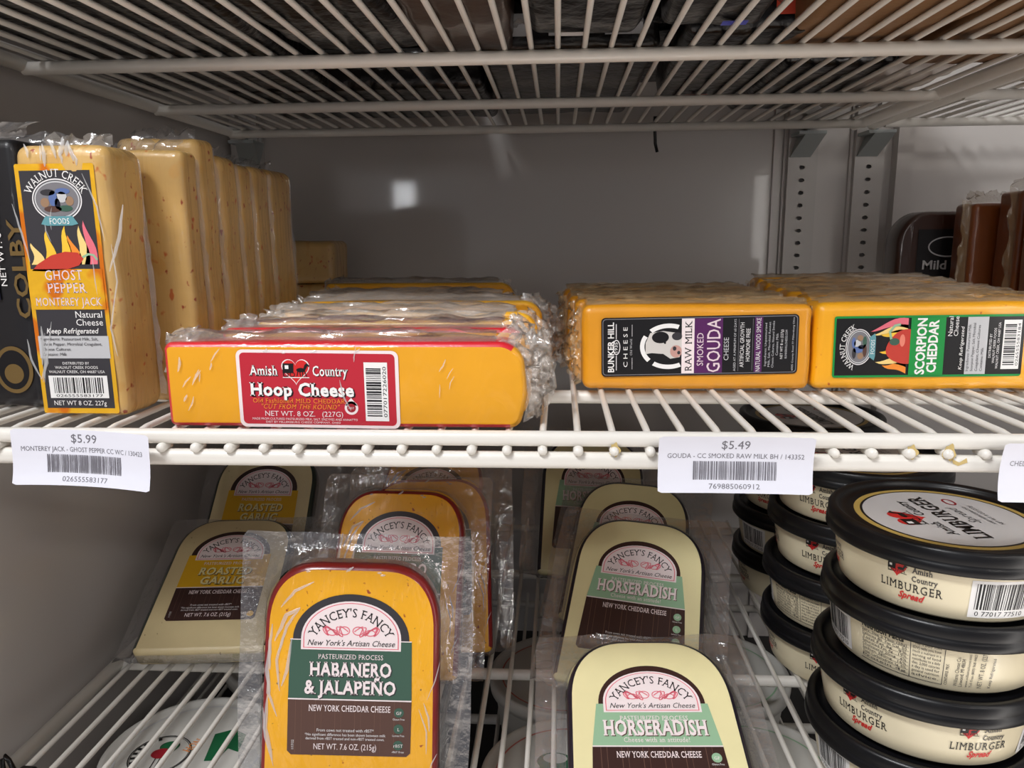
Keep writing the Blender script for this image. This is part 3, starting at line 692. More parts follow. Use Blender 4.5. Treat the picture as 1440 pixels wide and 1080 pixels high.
# smoked gouda and scorpion cheddar: loaves lying on a long side
def loaf(i, lb, x0, x1, y, T, h, cheese, yaw=0.0, wrap=CRINKLE2, group=None):
    t = thing('cheese_block', lb, 'cheese block', ((x0 + x1) / 2, y + T / 2, ZM), yaw, group)
    hx, hz = (x1 - x0) / 2, h / 2
    mb = MB(); mb.rbox(0, 0, hz, hx, T / 2, hz, .0045, 10, fn=wob(i * 2.3 + 11, .0008)); mb.build('cheese', cheese, t, True)
    wr = MB()
    wr.grid(crumple([(-hx - .0002, -T * .25, .003), (-hx - .0004, -T * .2, hz), (-hx, -T * .2, h - .002)], (-.0040, .003, 0), 30, 5, .0040, i * 7 + 1, None, .35, .6))
    wr.grid(crumple([(-hx + .002, -T * .3, h - .0003), (0, -T * .25, h + .0004), (hx - .002, -T * .3, h - .0003)], (0, .012, .0018), 40, 6, .0024, i * 7 + 2, (0, 0, .0012), .3, .25))
    wr.grid(crumple([(-hx + .002, T * .1, h), (0, T * .15, h + .0004), (hx - .002, T * .1, h)], (0, .009, .0016), 40, 6, .0026, i * 7 + 3, (0, 0, .001), .3, .3))
    wr.build('plastic_wrap', wrap, t, True)
    return t
def gouda_label():
    w, h = .1060, .0325; d = Deco(); T = lambda s_, x, y, hh, m, **k: d.text(s_, x, y, hh, m, 6, rot=90, **k)
    d.rrect(0, 0, w, h, .0022, BLACK, 0); d.rrect(.0007, .0007, w - .0007, h - .0007, .0018, GREY, 1); d.rrect(.0011, .0011, w - .0011, h - .0011, .0016, BLACK, 2)
    T('BUNKER HILL', .0068, h / 2, .0032, WHITE, w=.0275, bold=.02)
    T('C H E E S E', .0142, h / 2, .0022, WHITE, w=.022); T('Old World', .0167, h / 2, .0012, SILVER, w=.009, serif=True)
    d.rect(.0079, .0035, .0083, h * .36, LINE, 4); d.rect(.0079, h * .64, .0083, h - .0035, LINE, 4); d.ell(.0082, h / 2, .0021, .0042, LINE, 4, 24); d.ell(.0082, h / 2, .0016, .0036, BLACK, 5, 24); T('1935', .0088, h / 2, .0017, WHITE, w=.0055)
    d.rect(.0166, .004, .0168, h * .32, LINE, 4); d.rect(.0166, h * .68, .0168, h - .004, LINE, 4)
    cx, cy = .0325, h / 2
    d.ring(cx + .004, cy, .0155, .0125, .0024, WHITE, 3, 40, 68, 132); d.ring(cx + .004, cy, .0155, .0125, .0024, WHITE, 3, 40, 150, 222); d.ring(cx + .004, cy, .0155, .0125, .0024, WHITE, 3, 40, 235, 296)
    COW = ink('cow_white', 205, 200, 195)
    d.poly([(cx - .0085, cy + .002), (cx - .006, cy + .0075), (cx + .001, cy + .0085), (cx + .0075, cy + .0075), (cx + .011, cy + .0045), (cx + .0115, cy - .001), (cx + .010, cy - .006), (cx + .005, cy - .0068), (cx, cy - .004), (cx - .005, cy - .0035), (cx - .0085, cy - .004)], COW, 4)
    d.ell(cx - .0005, cy + .0050, .0046, .0032, BLACK, 5, 22); d.ell(cx + .0085, cy + .0055, .0028, .0022, CHAR, 5, 18); d.poly([(cx - .006, cy - .0040), (cx + .001, cy - .0040), (cx + .006, cy - .0075), (cx + .001, cy - .0095), (cx - .004, cy - .0078)], BLACK, 5)
    d.ell(cx + .0080, cy - .0028, .0032, .0034, COWPINK, 5, 20); d.ell(cx + .0072, cy - .0012, .0010, .0012, CHAR, 6, 12); d.ell(cx + .0095, cy - .0035, .0009, .0010, CHAR, 6, 12); d.ell(cx + .002, cy + .002, .0006, .0006, BLACK, 6, 10)
    d.rect(.0435, .0012, .0503, h - .0012, PAPER, 5); T('RAW MILK', .0490, h / 2, .0036, BLACK, w=.0275, serif=True)
    d.rect(.0503, .0012, .0655, h - .0012, PURPLE, 3)
    T('SMOKED', .0552, h * .44, .0034, ROSE, w=.0180); T('GOUDA', .0642, h / 2, .0070, ROSE, w=.0292, bold=.005); T('CHEESE', .0688, h * .44, .0026, SILVER, w=.0125)
    T('AGED AT A MINIMUM OF 60 DAYS', .0727, h / 2, .0012, SILVER, w=.0285); d.rect(.0740, .002, .0742, h - .002, GREY, 4)
    T('ARTIFICIAL GROWTH', .0770, h / 2, .0021, LINE, w=.0245); T('HORMONE FREE', .0802, h / 2, .0021, LINE, w=.0180); d.rect(.0815, .002, .0817, h - .002, GREY, 4)
    d.rect(.0826, .0012, .0868, h - .0012, PURPLE, 3); T('NATURAL WOOD SMOKE', .0858, h / 2, .0024, LINE, w=.0292)
    for k, s_ in enumerate(('Ingredients: Unpasteurized', 'Milk, Salt, Microbial Rennet', 'Cheese Cultures, Natural Smoke')): T(s_, .0890 + k * .0020, h / 2, .0011, SILVER, w=.0235 + .001 * k)
    T('Contains: Milk', .0952, h / 2, .0012, SILVER, w=.012); T('NET WT 8 oz (227g)', .0977, h / 2, .0013, LINE, w=.016); T('BUNKERHILLCHEESE.COM', .1000, h / 2, .0011, SILVER, w=.0155); T('6005 County Road 77 Millersburg Ohio', .1035, h / 2, .0009, SILVER, w=.029)
    return d
gl = None
for i, (x0, x1, y, T_, h_, lb) in enumerate((
        (.0133, .1375, .4170, .026, .0470, 'orange smoked cheese loaf with the cow label beside the green labelled loaf'),
        (.0100, .1330, .4440, .026, .0480, 'orange smoked cheese loaf directly behind the cow labelled one'),
        (.0060, .1300, .4720, .026, .0475, 'orange smoked cheese loaf second behind the cow labelled one'),
        (.0060, .1320, .5000, .026, .0480, 'orange smoked cheese loaf third behind the cow labelled one'),
        (.0040, .1300, .5300, .026, .0485, 'rearmost orange smoked cheese loaf behind the cow labelled one'))):
    t = loaf(i, lb, x0, x1, y, T_, h_, GOUDAC, 0.012 if i == 0 else 0, CRINKLE2, 'smoked cheese loaves')
    if i == 0:
        d = gouda_label(); d.build(t, plane_map((-.0515, -.0138, .0075), (1, 0, .018), (-.018, 0, 1)))
def scorpion_label():
    w, h = .1100, .0335; d = Deco(); T = lambda s_, x, y, hh, m, **k: d.text(s_, x, y, hh, m, 9, rot=90, **k)
    d.rrect(0, 0, w, h, .0015, GREEN, 0); d.rect(.0012, .0012, w, h - .0012, BLACK, 1)
    # badge turned on its side
    e = Deco(); walnut_logo(e, 0, 0, .0098)
    for v, f, m, l in e.base: d._add([(.0150 - b, h / 2 + a) for a, b in v], f, m, l, False)
    for v, f, m, l in e.ink: d._add([(.0150 - b, h / 2 + a) for a, b in v], f, m, l, True)
    e = Deco()
    for x, hh, l, m in ((-.012, .014, .5, ORANGE), (-.0085, .018, .2, FLAME2), (.006, .016, .3, FLAME), (.009, .020, -.3, FLAME2), (.0125, .022, -.6, PINK), (-.003, .016, .2, FLAME)): flame(e, x, -.010, .0055, hh, l, m, 3)
    for v, f, m, l in e.base: d._add([(.0330 - b, h / 2 + a) for a, b in v], f, m, l, False)
    d.poly([(.0435 + .0125 * math.cos(a) * (1 + .12 * math.sin(2 * a)), h * .50 + .0095 * math.sin(a)) for a in [math.radians(55 + 250 * i / 30) for i in range(31)]], PEPPER, 5)
    d.stroke([(.0335, h * .62), (.0325, h * .74), (.0352, h * .84), (.0385, h * .86)], .0014, SAGE, 6); d.ell(.0355, h * .58, .003, .002, DKGREEN, 6, 14)
    d.ell(.040, h * .6, .0016, .0034, ink('pepper_light', 226, 130, 110), 6, 14)
    d.rect(.0445, .0012, .0645, h - .0012, GREEN, 7)
    T('SCORPION', .0535, h / 2, .0052, WHITE, w=.0305, bold=.03); T('CHEDDAR', .0602, h / 2, .0052, WHITE, w=.0285, bold=.03)
    T('Natural', .0685, h * .82, .0025, WHITE, w=.0105); T('Cheese', .0718, h * .82, .0025, WHITE, w=.0105); T('Keep Refrigerated', .0752, h * .46, .0019, WHITE, w=.023, shear=.2)
    d.rect(.0770, .0014, .0890, h - .0012, SILVER, 7)
    for k, s_ in enumerate(('Ingredients: Pasteurized Milk', 'Scorpion Pepper, Salt, Microbial', 'Coagulant, Cheese Cultures', 'Contains: Milk')): T(s_, .0790 + k * .0027, .003, .0015, CHAR, align='L', wmax=.026)
    T('DISTRIBUTED BY', .0915, h / 2, .0014, LINE, w=.013); T('WALNUT CREEK FOODS', .0938, h / 2, .0014, LINE, w=.019); T('WALNUT CREEK, OH 44687 USA', .0960, h / 2, .0014, LINE, w=.025)
    d.barcode(.0978, .004, .1080, h - .003, '026555583184', vertical=True, seed=12, layer=7)
    return d
for i, (x0, x1, y, T_, h_, lb) in enumerate((
        (.1395, .2640, .4190, .027, .0475, 'yellow pepper cheese loaf with the green and black label'),
        (.1430, .2700, .4480, .027, .0490, 'yellow pepper cheese loaf directly behind the green labelled one'),
        (.1400, .2720, .4770, .027, .0495, 'yellow pepper cheese loaf second behind the green labelled one'),
        (.1410, .2730, .5070, .027, .0500, 'yellow pepper cheese loaf third behind the green labelled one'),
        (.1430, .2740, .5360, .027, .0515, 'yellow pepper cheese loaf fourth behind the green labelled one'),
        (.1440, .2700, .5650, .027, .0530, 'rearmost yellow pepper cheese loaf behind the green labelled one'))):
    t = loaf(40 + i, lb, x0, x1, y, T_, h_, SCORPC, 0.0, CRINKLE2, 'yellow pepper cheese loaves')
    if i == 0:
        d = scorpion_label(); q_ = plane_map((-.0525, -.0142, .0068), (1, 0, .012), (-.02, 0, 1)); d.build(t, lambda a, b, l: q_(a * .9, b, l))

# ------------------------------------------------------------------ brown packets in the next bay
BRN = mat('smoked_brown', srgb(56, 27, 14), .35, coat=.7, var=.15, wrinkle=((1, 1, .3), 60, .6, .004))
AMB = mat('amber_cheese', srgb(132, 68, 20), .4, coat=.7, var=.15, wrinkle=((1, 1, .3), 60, .6, .004))
t = thing('sausage_packet', 'dark brown rounded packet with a black label against the back wall', 'packet', (.3370, .700, ZM))
P = lerp_pts((-.0385, 0), (.0385, 0), 10) + arc_pts(.034, .005, .0045, .005, 270, 360, 4) + lerp_pts((.0385, .006), (.0385, .075), 6) + arc_pts(.008, .075, .0305, .0285, 0, 90, 10)[1:] + arc_pts(-.013, .075, .0255, .0285, 90, 180, 10) + lerp_pts((-.0385, .074), (-.0385, .005), 6) + arc_pts(-.034, .005, .0045, .005, 180, 270, 4)
loops_slab(P, .03, .004, BRN, BRN, t, rname='casing', cname='front')
d = Deco(); d.rect(-.022, .036, .030, .088, BLACK, 0); d.text('Mild S', -.0165, .0535, .0075, SILVER, 3, 'L', w=.030, bold=.02); d.ring(.004, .073, .017, .009, .0012, SILVER, 2, 30); d.rect(-.020, .037, .030, .045, GREY, 1)
d.build(t, plane_map((0, -.0008, 0), (1, 0, 0), (0, 0, 1)))
for i, (x0, x1, y, top, lb) in enumerate(((.3370, .3710, .655, .026, 'amber brown cheese block beside the dark rounded packet'), (.3540, .3900, .620, .034, 'tall amber brown cheese block second from the dark rounded packet'), (.3520, .4160, .580, .043, 'tallest amber brown cheese block with crumpled film at the frame edge'))):
    t = thing('cheese_block', lb, 'cheese block', ((x0 + x1) / 2, y + .016, ZM), 0, 'amber cheese blocks in the next bay')
    hx, hz = (x1 - x0) / 2, (CZ + top - ZM) / 2
    mb = MB(); mb.rbox(0, 0, hz, hx, .016, hz, .004, 8, fn=wob(90 + i, .001)); mb.build('cheese', AMB, t, True)
    wr = MB(); wr.grid(crumple([(-hx, -.010, hz * 2), (0, -.012, hz * 2 + .0005), (hx, -.010, hz * 2)], (0, .010, .009 + .004 * (i == 2)), 24, 5, .004, 300 + i, None, .3, .4)); wr.grid(crumple([(-hx, -.014, 0.004), (-hx - .0005, -.013, hz), (-hx, -.012, hz * 2)], (-.008, -.002, .002), 26, 4, .004, 310 + i, None, .3, .4))
    wr.build('plastic_wrap', CRINKLE2, t, True)

# ------------------------------------------------------------------ pouches on the lower shelf
PW, PH, PT = .0947, .1292, .017
def pouch_outline(kind='hr'):
    w = PW / 2; r = {'hab': .030, 'hr': .037, 'gar': .032}[kind]
    P = arc_pts(-w + .0046, .0046, .0046, .0046, 180, 270, 4) + lerp_pts((-w + .0046, 0), (w - .0046, 0), 10) + arc_pts(w - .0046, .0046, .0046, .0046, 270, 360, 4) + lerp_pts((w, .0046), (w * .97, PH - r - .008), 8)
    S_ = []
    for i in range(15):
        a = math.radians(90 * i / 14); e = 2 / 2.4
        S_.append((w * .97 - r + r * math.cos(a) ** e, PH - r - .008 + (r + .006) * math.sin(a) ** e))
    P += S_ + lerp_pts(S_[-1], (-S_[-1][0], S_[-1][1]), 6) + [(-x, y) for x, y in S_[::-1]] + lerp_pts((-w * .97, PH - r - .008), (-w, .0046), 8)
    return P
def pouch_label(kind):
    d = Deco(.00005); G = {'hab': DKGREEN, 'hr': SAGE, 'gar': MUSTARD}[kind]; A = {'hab': CHAR, 'hr': DKBROWN, 'gar': DKBROWN}[kind]; B = {'hab': BROWN, 'hr': DKBROWN, 'gar': DKBROWN}[kind]
    b0, mm, ss, aa = (.0256, .0555, .0873, .1119) if kind != 'hr' else (.0225, .0600, .0845, .1085)
    wb, wm, ws = (.0325, .0325, .0318) if kind != 'hr' else (.0355, .0335, .0300)
    d.poly([(-wb + .002, b0), (wb - .002, b0), (wb, b0 + .002), (wm, mm), (-wm, mm), (-wb, b0 + .002)], B, 1)
    for k in range(6):     # board pattern of the printed ground
        x = -wm * .88 + k * wm * .32
        d.rect(x, b0 + .001, x + .0003, mm - .0005, LBROWN if kind != 'gar' else BROWN, 2)
        d.rect(x + .0032, b0 + .001, x + .0034, mm - .0005, LBROWN if kind != 'gar' else BROWN, 2)
    d.poly([(-wm, mm), (wm, mm), (ws, ss), (-ws, ss)], G, 1)
    d.rect(-wm, mm - .0003, wm, mm + .0004, PAPER, 3); d.rect(-ws, ss - .0002, ws, ss + .0003, PAPER, 3) if kind == 'hab' else None
    d.poly([(ws * .96 * math.cos(math.radians(a * 6)), ss + (aa - ss) * math.sin(math.radians(a * 6))) for a in range(31)], A, 1)
    k = .80; pb = ss - .0052
    arch = lambda q, yy: [(-.0262 * q, pb + yy), (.0262 * q, pb + yy), (.0262 * q, ss + .001)] + [(.0262 * q * math.cos(math.radians(a * 7.5)), ss + .001 + (aa - ss - .0047) * (q if q < 1 else 1) * math.sin(math.radians(a * 7.5))) for a in range(25)] + [(-.0262 * q, ss + .001)]
    d.poly(arch(1, 0), PAPER, 4); d.poly(arch(.955, .0009), PINK, 5); d.poly(arch(.935, .0013), PAPER, 6)
    R_ = .0255
    d.text("YANCEY'S FANCY", 0, ss + .0110 * (aa - ss) / .0246 + .0015, .0046, BLACK, 9, arc=.0215, w=.0455, serif=True)
    d.text("New York's Artisan Cheese", 0, pb + .0024, .0030, BLACK, 9, w=.0455, shear=.3)
    cy = pb + .0100
    for s_ in (-1, 1):     # the curled flourish
        for q in range(3):
            d.stroke([(s_ * (.0016 + .0030 * q + (.0074 - q * .0012) * t_ + .0024 * math.sin(t_ * 6.3 + q)), cy + .0027 * math.sin(t_ * 6.3 + q * 1.3) * (1 - q * .12)) for t_ in [i / 26 * 1.5 for i in range(27)]], .00055, PINK, 8)
        d.ring(s_ * .0036, cy + .0004, .0030, .0024, .0005, PINK, 8, 20, inked=True); d.ring(s_ * .0100, cy - .0006, .0028, .0018, .0005, PINK, 8, 20, inked=True)
    d.text('PASTEURIZED PROCESS', 0, pb - .0048, .0026, PAPER, 6, w=.034 if kind == 'hab' else .036, serif=True)
    def big(t, y, h, w):
        for dx, m, l in ((.0005, CHAR if kind == 'hab' else BROWN, 5), (0, PAPER if kind != 'gar' else ink('cream', 232, 220, 160), 6)): d.text(t, dx, y - dx * .8, h, m, l, w=w, serif=True, bold=.03, shear=.12 if kind == 'gar' else 0)
    if kind == 'hab': big('HABANERO', mm + .0127, .0072, .0430); big('& JALAPEÑO', mm + .0032, .0070, .0480)
    elif kind == 'hr': big('HORSERADISH', mm + .0062, .0082, .0545); d.text('Cheese with an attitude!', 0, mm + .0022, .0026, PAPER, 6, w=.034, serif=True)
    else: big('ROASTED', mm + .0120, .0068, .0400); big('GARLIC', mm + .0030, .0068, .0330)
    d.text('NEW YORK CHEDDAR CHEESE', 0, mm - .0062, .0033, PAPER, 6, w=.0430, serif=True, bold=.01)
    d.text('From cows not treated with rBST*', -.002, b0 + .0128, .0016, LINE, 6, w=.030); d.text('*No significant difference has been shown between milk', -.002, b0 + .0105, .0014, LINE, 6, w=.0425); d.text('derived from rBST treated and non-rBST treated cows.', -.002, b0 + .0084, .0014, LINE, 6, w=.0415)
    d.text('NET WT. 7.6 OZ. (215g)', -.002, b0 + .0032, .0031, PAPER, 6, w=.0330)
    for j, s_ in enumerate(('GF', 'L', 'rBST')):
        y = mm - .0072 - j * .0088; d.ell(wb - .0065, y + .001, .0026, .0026, G if kind != 'gar' else DKBROWN, 4, 20); d.text(s_, wb - .0065, y, .0016, PAPER, 6, serif=True); d.text(('Gluten Free', 'Lactose Free', 'rBST Free')[j], wb - .0065, y - .0030, .0010, LINE, 6, w=.0062)
    d.text('1/17/22', -wb + .0035, b0 + .003, .0012, LINE, 6, 'L', rot=90)
    if kind == 'gar': d.ell(wb - .004, b0 + .005, .0025, .0025, MUSTARD, 5, 16)
    return d
MAPF = {}
def pouch(kind, lb, x, y, th, psi, rho, seed, group):
    c, r = {'hab': (HABC, HABR), 'hr': (HRC, HRR), 'gar': (GARC, GARR)}[kind]
    t = thing('cheese_pouch', lb, 'cheese', (0, 0, 0), 0, group)
    Rz = Matrix.Rotation(psi, 3, 'Z')
    eu = Rz @ Vector((math.cos(rho), math.sin(rho) * math.sin(th), math.sin(rho) * math.cos(th))); ev = Rz @ Vector((-math.sin(rho), math.cos(rho) * math.sin(th), math.cos(rho) * math.cos(th)))
    n = eu.cross(ev); M = Matrix.Identity(4)
    for i in range(3): M[i][0], M[i][1], M[i][2] = eu[i], ev[i], n[i]
    M[0][3], M[1][3], M[2][3] = x, y, ZB + .001 + PT * math.sin(th) + PW / 2 * abs(math.sin(rho)) * math.cos(th) + .0008
    t.matrix_world = M
    if kind in MAPF:                # same parts again
        for ch in children(MAPF[kind]):
            if ch.name.startswith('film_flange'): continue
            copy_tree(ch, t)
    else:
        MAPF[kind] = t
        PO = pouch_outline(kind); loops_slab(PO, PT, .0038, c, r, t, rname='rind', cut={i for i in range(len(PO)) if PO[i][1] < .003 and PO[(i + 1) % len(PO)][1] < .003}, fmap=lambda u, v, w: (u, v, w))
        d = pouch_label(kind); d.build(t, lambda a, b, l: Vector((a, b, .0002 + l)))
        cl = fan(21 if kind == 'hab' else 23, 6 if kind == 'hab' else 3, -.043, -.037, .015, .075, .030, .0020) + ([([(-.040, .086), (-.034, .100), (-.027, .104)], .0022), ([(-.027, .104), (-.034, .094), (-.038, .080)], .0016), ([(-.036, .062), (-.033, .072), (-.031, .088)], .0018), ([(-.020, .118), (-.030, .113), (-.037, .104)], .0016)] if kind == 'hab' else []) + fan(22, 4, .037, .043, .01, .06, .022, .0012) + fan(24, 4, -.03, .03, .121, .124, .004, .0010, 1.2)
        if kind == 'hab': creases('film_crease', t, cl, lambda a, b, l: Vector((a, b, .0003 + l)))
    # thermoformed clear film: a skirt round the cheese and the flat sealed border
    O = pouch_outline(kind); N_ = len(O); R = random.Random(seed); rows = [[], [], [], [], []]; cx, cy = 0, PH * .5; hw, hh = PW / 2 + .0160, PH / 2 + .0115
    for i, (u, v) in enumerate(O):
        a = Vector((u - cx, v - cy)); k = min(hw / max(1e-6, abs(a.x)), hh / max(1e-6, abs(a.y))); nz = lambda q, s_=40: noise.noise(Vector((u * s_ + q * 3, v * s_, seed)))
        e = Vector((cx, cy)) + a * k; inn = Vector((u, v)); o1 = inn + a.normalized() * (.0008 + .0004 * nz(1, 160)); o2 = inn + a.normalized() * (.0050 + .0018 * nz(2, 120))
        rows[0].append((o1.x, o1.y, -.0030 + .0006 * nz(5, 200))); rows[1].append(((o1.x + o2.x) / 2 + .0006 * nz(3, 200), (o1.y + o2.y) / 2, -PT * .55 + .0015 * nz(4, 160))); rows[2].append((o2.x, o2.y, -PT + .0018 + .0012 * nz(6, 140)))
        mid = o2.lerp(e, .5); rows[3].append((mid.x, mid.y, -PT + .0028 + .0024 * nz(7, 60))); rows[4].append((e.x + .0012 * nz(8, 60), e.y + .0012 * nz(9, 60), -PT + .0022 + .0042 * nz(10, 30)))
        for rw in rows[2:]:
            if rw[-1][1] < .0005: rw[-1] = (rw[-1][0], .0005, rw[-1][2] - rw[-1][1] * .8)      # the lower border folds forward on the deck
    for rw in rows: rw.append(rw[0])
    mb = MB(); mb.grid(rows); mb.build('film_flange', FLANGE, t, True)
    return t
pouch('hab', 'red rimmed orange cheese pouch with the green two-line label, frontmost', -.1107, .3489, .149, .0737, -.0419, 1, 'red rimmed cheese pouches')
pouch('hr', 'black rimmed pale cheese pouch lying in front of its like by the tubs', .0536, .2990, 1.18, -.0252, .0503, 2, 'black rimmed cheese pouches')
pouch('gar', 'green rimmed pale cheese pouch with the mustard label reclining near side wall', -.2508, .4747, 1.1281, .1182, -.0169, 3, 'green rimmed cheese pouches')
pouch('hr', 'black rimmed pale cheese pouch leaning second in its file', .0430, .4420, .9307, -.1335, -.066, 4, 'black rimmed cheese pouches')
pouch('hab', 'red rimmed orange cheese pouch leaning directly behind the frontmost one', -.1142, .4596, .506, -.047, 0, 5, 'red rimmed cheese pouches')
pouch('gar', 'green rimmed pale cheese pouch leaning behind the one with the mustard label', -.2638, .5835, .7355, .0073, .0056, 6, 'green rimmed cheese pouches')
pouch('hab', 'red rimmed orange cheese pouch rearmost in its file, top hidden by the rail', -.123, .5948, .8098, -.033, -.0678, 7, 'red rimmed cheese pouches')
pouch('hab', 'red rimmed orange cheese pouch peeping out behind the second in its file', -.0928, .4900, .5575, .0714, .0047, 8, 'red rimmed cheese pouches')
pouch('hr', 'black rimmed pale cheese pouch leaning third in its file', .0463, .5260, .90, -.1444, -.0518, 9, 'black rimmed cheese pouches')
pouch('hr', 'black rimmed pale cheese pouch rearmost in its file, tilted sideways', .0300, .6150, .60, .06, -.06, 10, 'black rimmed cheese pouches')

# ------------------------------------------------------------------ black lidded tubs
TH = .0385
def tub_art():
    d = Deco(.00005); R = .0535; A = lambda deg: math.radians(deg) * R
    for a in (0, 62, 236, 300):
        x = A(a); d.buggy(x - .0065, .0225, .0090, 1)
        d.text('Amish', x + .0005, .0218, .0029, CHAR, 4, 'L', w=.0090, serif=True, bold=.015); d.text('Country', x + .0005, .0172, .0029, CHAR, 4, 'L', w=.0115, serif=True, bold=.015)
        d.text('LIMBURGER', x, .0112, .0044, BLACK, 4, w=.0290, serif=True, space=1.2); d.text('Spread', x, .0070, .0034, RED, 4, w=.0115, shear=.35, bold=.03)
    d.barcode(A(90), .0035, A(122), .0235, '0 77017 77510', seed=21, layer=1)
    x0, x1 = A(130), A(174)     # nutrition panel
    for a, b, c, e in ((x0, .0040, x1, .0043), (x0, .0257, x1, .0260), (x1, .0040, x1 + .0003, .0260), (x0 + .026, .0043, x0 + .0263, .0257)): d.rect(a, b, c, e, CHAR, 2, nx=8)
    d.text('Nutrition Facts', x0 + .001, .0228, .0026, BLACK, 3, 'L', w=.022, bold=.03)
    for k, s_ in enumerate(('Serv. Size 2 Tbsp (28g)', 'Calories 80  Fat Cal. 50', 'Total Fat 6g   9%', 'Saturated Fat 4g   19%', 'Cholesterol 20mg   6%', 'Sodium 380mg   16%', 'Total Carbohydrate 1g  0%', 'Protein 4g')):
        d.text(s_, x0 + .001, .0206 - k * .0021, .0013, CHAR, 3, 'L', w=.0235)
        d.rect(x0 + .0008, .0202 - k * .0021, x0 + .0255, .02035 - k * .0021, CHAR, 2, nx=8)
    for k, s_ in enumerate(('*The % Daily Value', '(DV) tells you how', 'much a nutrient in a', 'serving of food', 'contributes to a daily', 'diet. 2,000 calories', 'a day is used for', 'general nutrition', 'advice.')):
        d.text(s_, x0 + .0272, .0236 - k * .0022, .0015, CHAR, 3, 'L', w=.0125)
    xa = x1 + .0025
    for k, (s_, h, w) in enumerate((('CONTAINS: MILK', .0014, .012), ('', .001, .01), ('Williams Cheese Co.', .0017, .017), ('Linwood, MI 48634', .0017, .016), ('www.williamscheese.com', .0012, .019), ('Toll Free (800) 968-4462', .0012, .019), ('', .001, .01), ('NET WT. 8 OZ. (227g)', .0022, .021), ('', .001, .01), ('Keep Refrigerated', .0015, .017))):
        if s_: d.text(s_, xa + k * .0023, .0045, h, CHAR, 3, 'L', w=w, rot=90)
    return d
def tub_label_top():
    d = Deco(.00005); R = .0445
    d.ell(0, 0, R, R, GOLD, 0, 72); d.ell(0, 0, R * .93, R * .93, BLACK, 1, 72); d.ell(0, 0, R * .90, R * .90, ink('lid_silver', 206, 204, 204, .25, .6), 2, 72)
    e = Deco(); e.buggy(0, .021, .020, 3)
    for dx, m, l in ((.0004, BLACK, 5),): e.text('Amish', -.016, .0085, .0050, m, l, w=.018, serif=True, bold=.02); e.text('Country', .014, .0085, .0050, m, l, w=.022, serif=True, bold=.02)
    e.text('LIMBURGER', 0, -.0050, .0088, BLACK, 6, w=.062, serif=True, bold=.025); e.text('Spread', 0, -.0135, .0052, ink('mid_grey', 90, 88, 90), 6, w=.022, shear=.3)
    e.text('KEEP REFRIGERATED', 0, -.0200, .0018, CHAR, 6, w=.026); e.text('NET WT. 8 OZ. (227g)', 0, -.0240, .0022, CHAR, 6, w=.028); e.ring(.021, -.0165, .0052, .0032, .0012, DARKRED, 5, 24)
    for s_, t_ in ((e.base, d.base), (e.ink, d.ink)):
        t_ += [([(-b, a) for a, b in v], f, m, l) for v, f, m, l in s_] if False else s_
    return d
PROTO = {}
def tub(lb, x, y, z, rot, top=False, group=None, tilt=(0, 0), lid_art=True):
    t = thing('cheese_tub', lb, 'tub', (x, y, z), 0, group); t.rotation_euler = (tilt[0], tilt[1], rot)
    if 'tub' in PROTO:
        for ch in children(PROTO['tub']):
            if not ch.name.startswith('lid_label'): copy_tree(ch, t)
    else:
        PROTO['tub'] = t
        rb = lambda zz: .0500 + .0045 * (zz / .030)
        mb = MB(); mb.lathe([(0, .0012), (.044, .0012), (.046, 0), (.0485, .0002), (.0498, .0015), (rb(.010), .010), (rb(.020), .020), (rb(.028), .028), (.0548, .0290), (.0548, .031)], 96); body = mb.build('tub_body', TUBC, t, True)
        d = tub_art(); mapf = lambda a, b, l: Vector(((rb(b) + .00012 + l) * math.sin(a / .0535), -(rb(b) + .00012 + l) * math.cos(a / .0535), b))
        g = d.emit(d.base, 'print', body, mapf); d.emit(d.ink, 'lettering', body, mapf)
        mb = MB(); mb.lathe([(.0553, .0265), (.0578, .0263), (.0585, .0272), (.0583, .0310), (.0576, .0316), (.0578, .0322), (.0576, .0370), (.0566, .0384), (.0545, .0387), (.0530, .0380), (.0524, .0368), (.0520, .0352), (.0480, .0350), (.0470, .0354), (0, .0354)], 96); mb.build('lid', LID, t, True)
    if top:
        d = tub_label_top(); d.build(t, plane_map((0, 0, .0355), (math.cos(top), math.sin(top), 0), (-math.sin(top), math.cos(top), 0)), name='lid_label')
    return t
D = math.radians
stacks = [((.2070, .400), 'front', (-102, -194, -57, -181)), ((.2070, .5185), 'middle', (-46, -42, -212, -32)), ((.2120, .6370), 'rear', (-171, -58, -172, -84))]
ordn = ('topmost', 'second from the top', 'third from the top', 'lowest')
for (cx, cy), nm, rots in stacks:
    for k in range(4):
        z = ZB + .0002 + (3 - k) * TH; j = .0012 * math.sin(k * 2.1 + cx * 90)
        # the art's zero angle faces the front of the shelf; turn it by rots
        tub(f'black lidded cream tub, {ordn[k]} in the {nm} stack of tubs', cx + j - (.0015 * k if nm == 'front' else 0), cy + j, z, D(rots[k]), top=(D(98) - D(rots[k])) if (k == 0) else False, group='black lidded cream tubs')

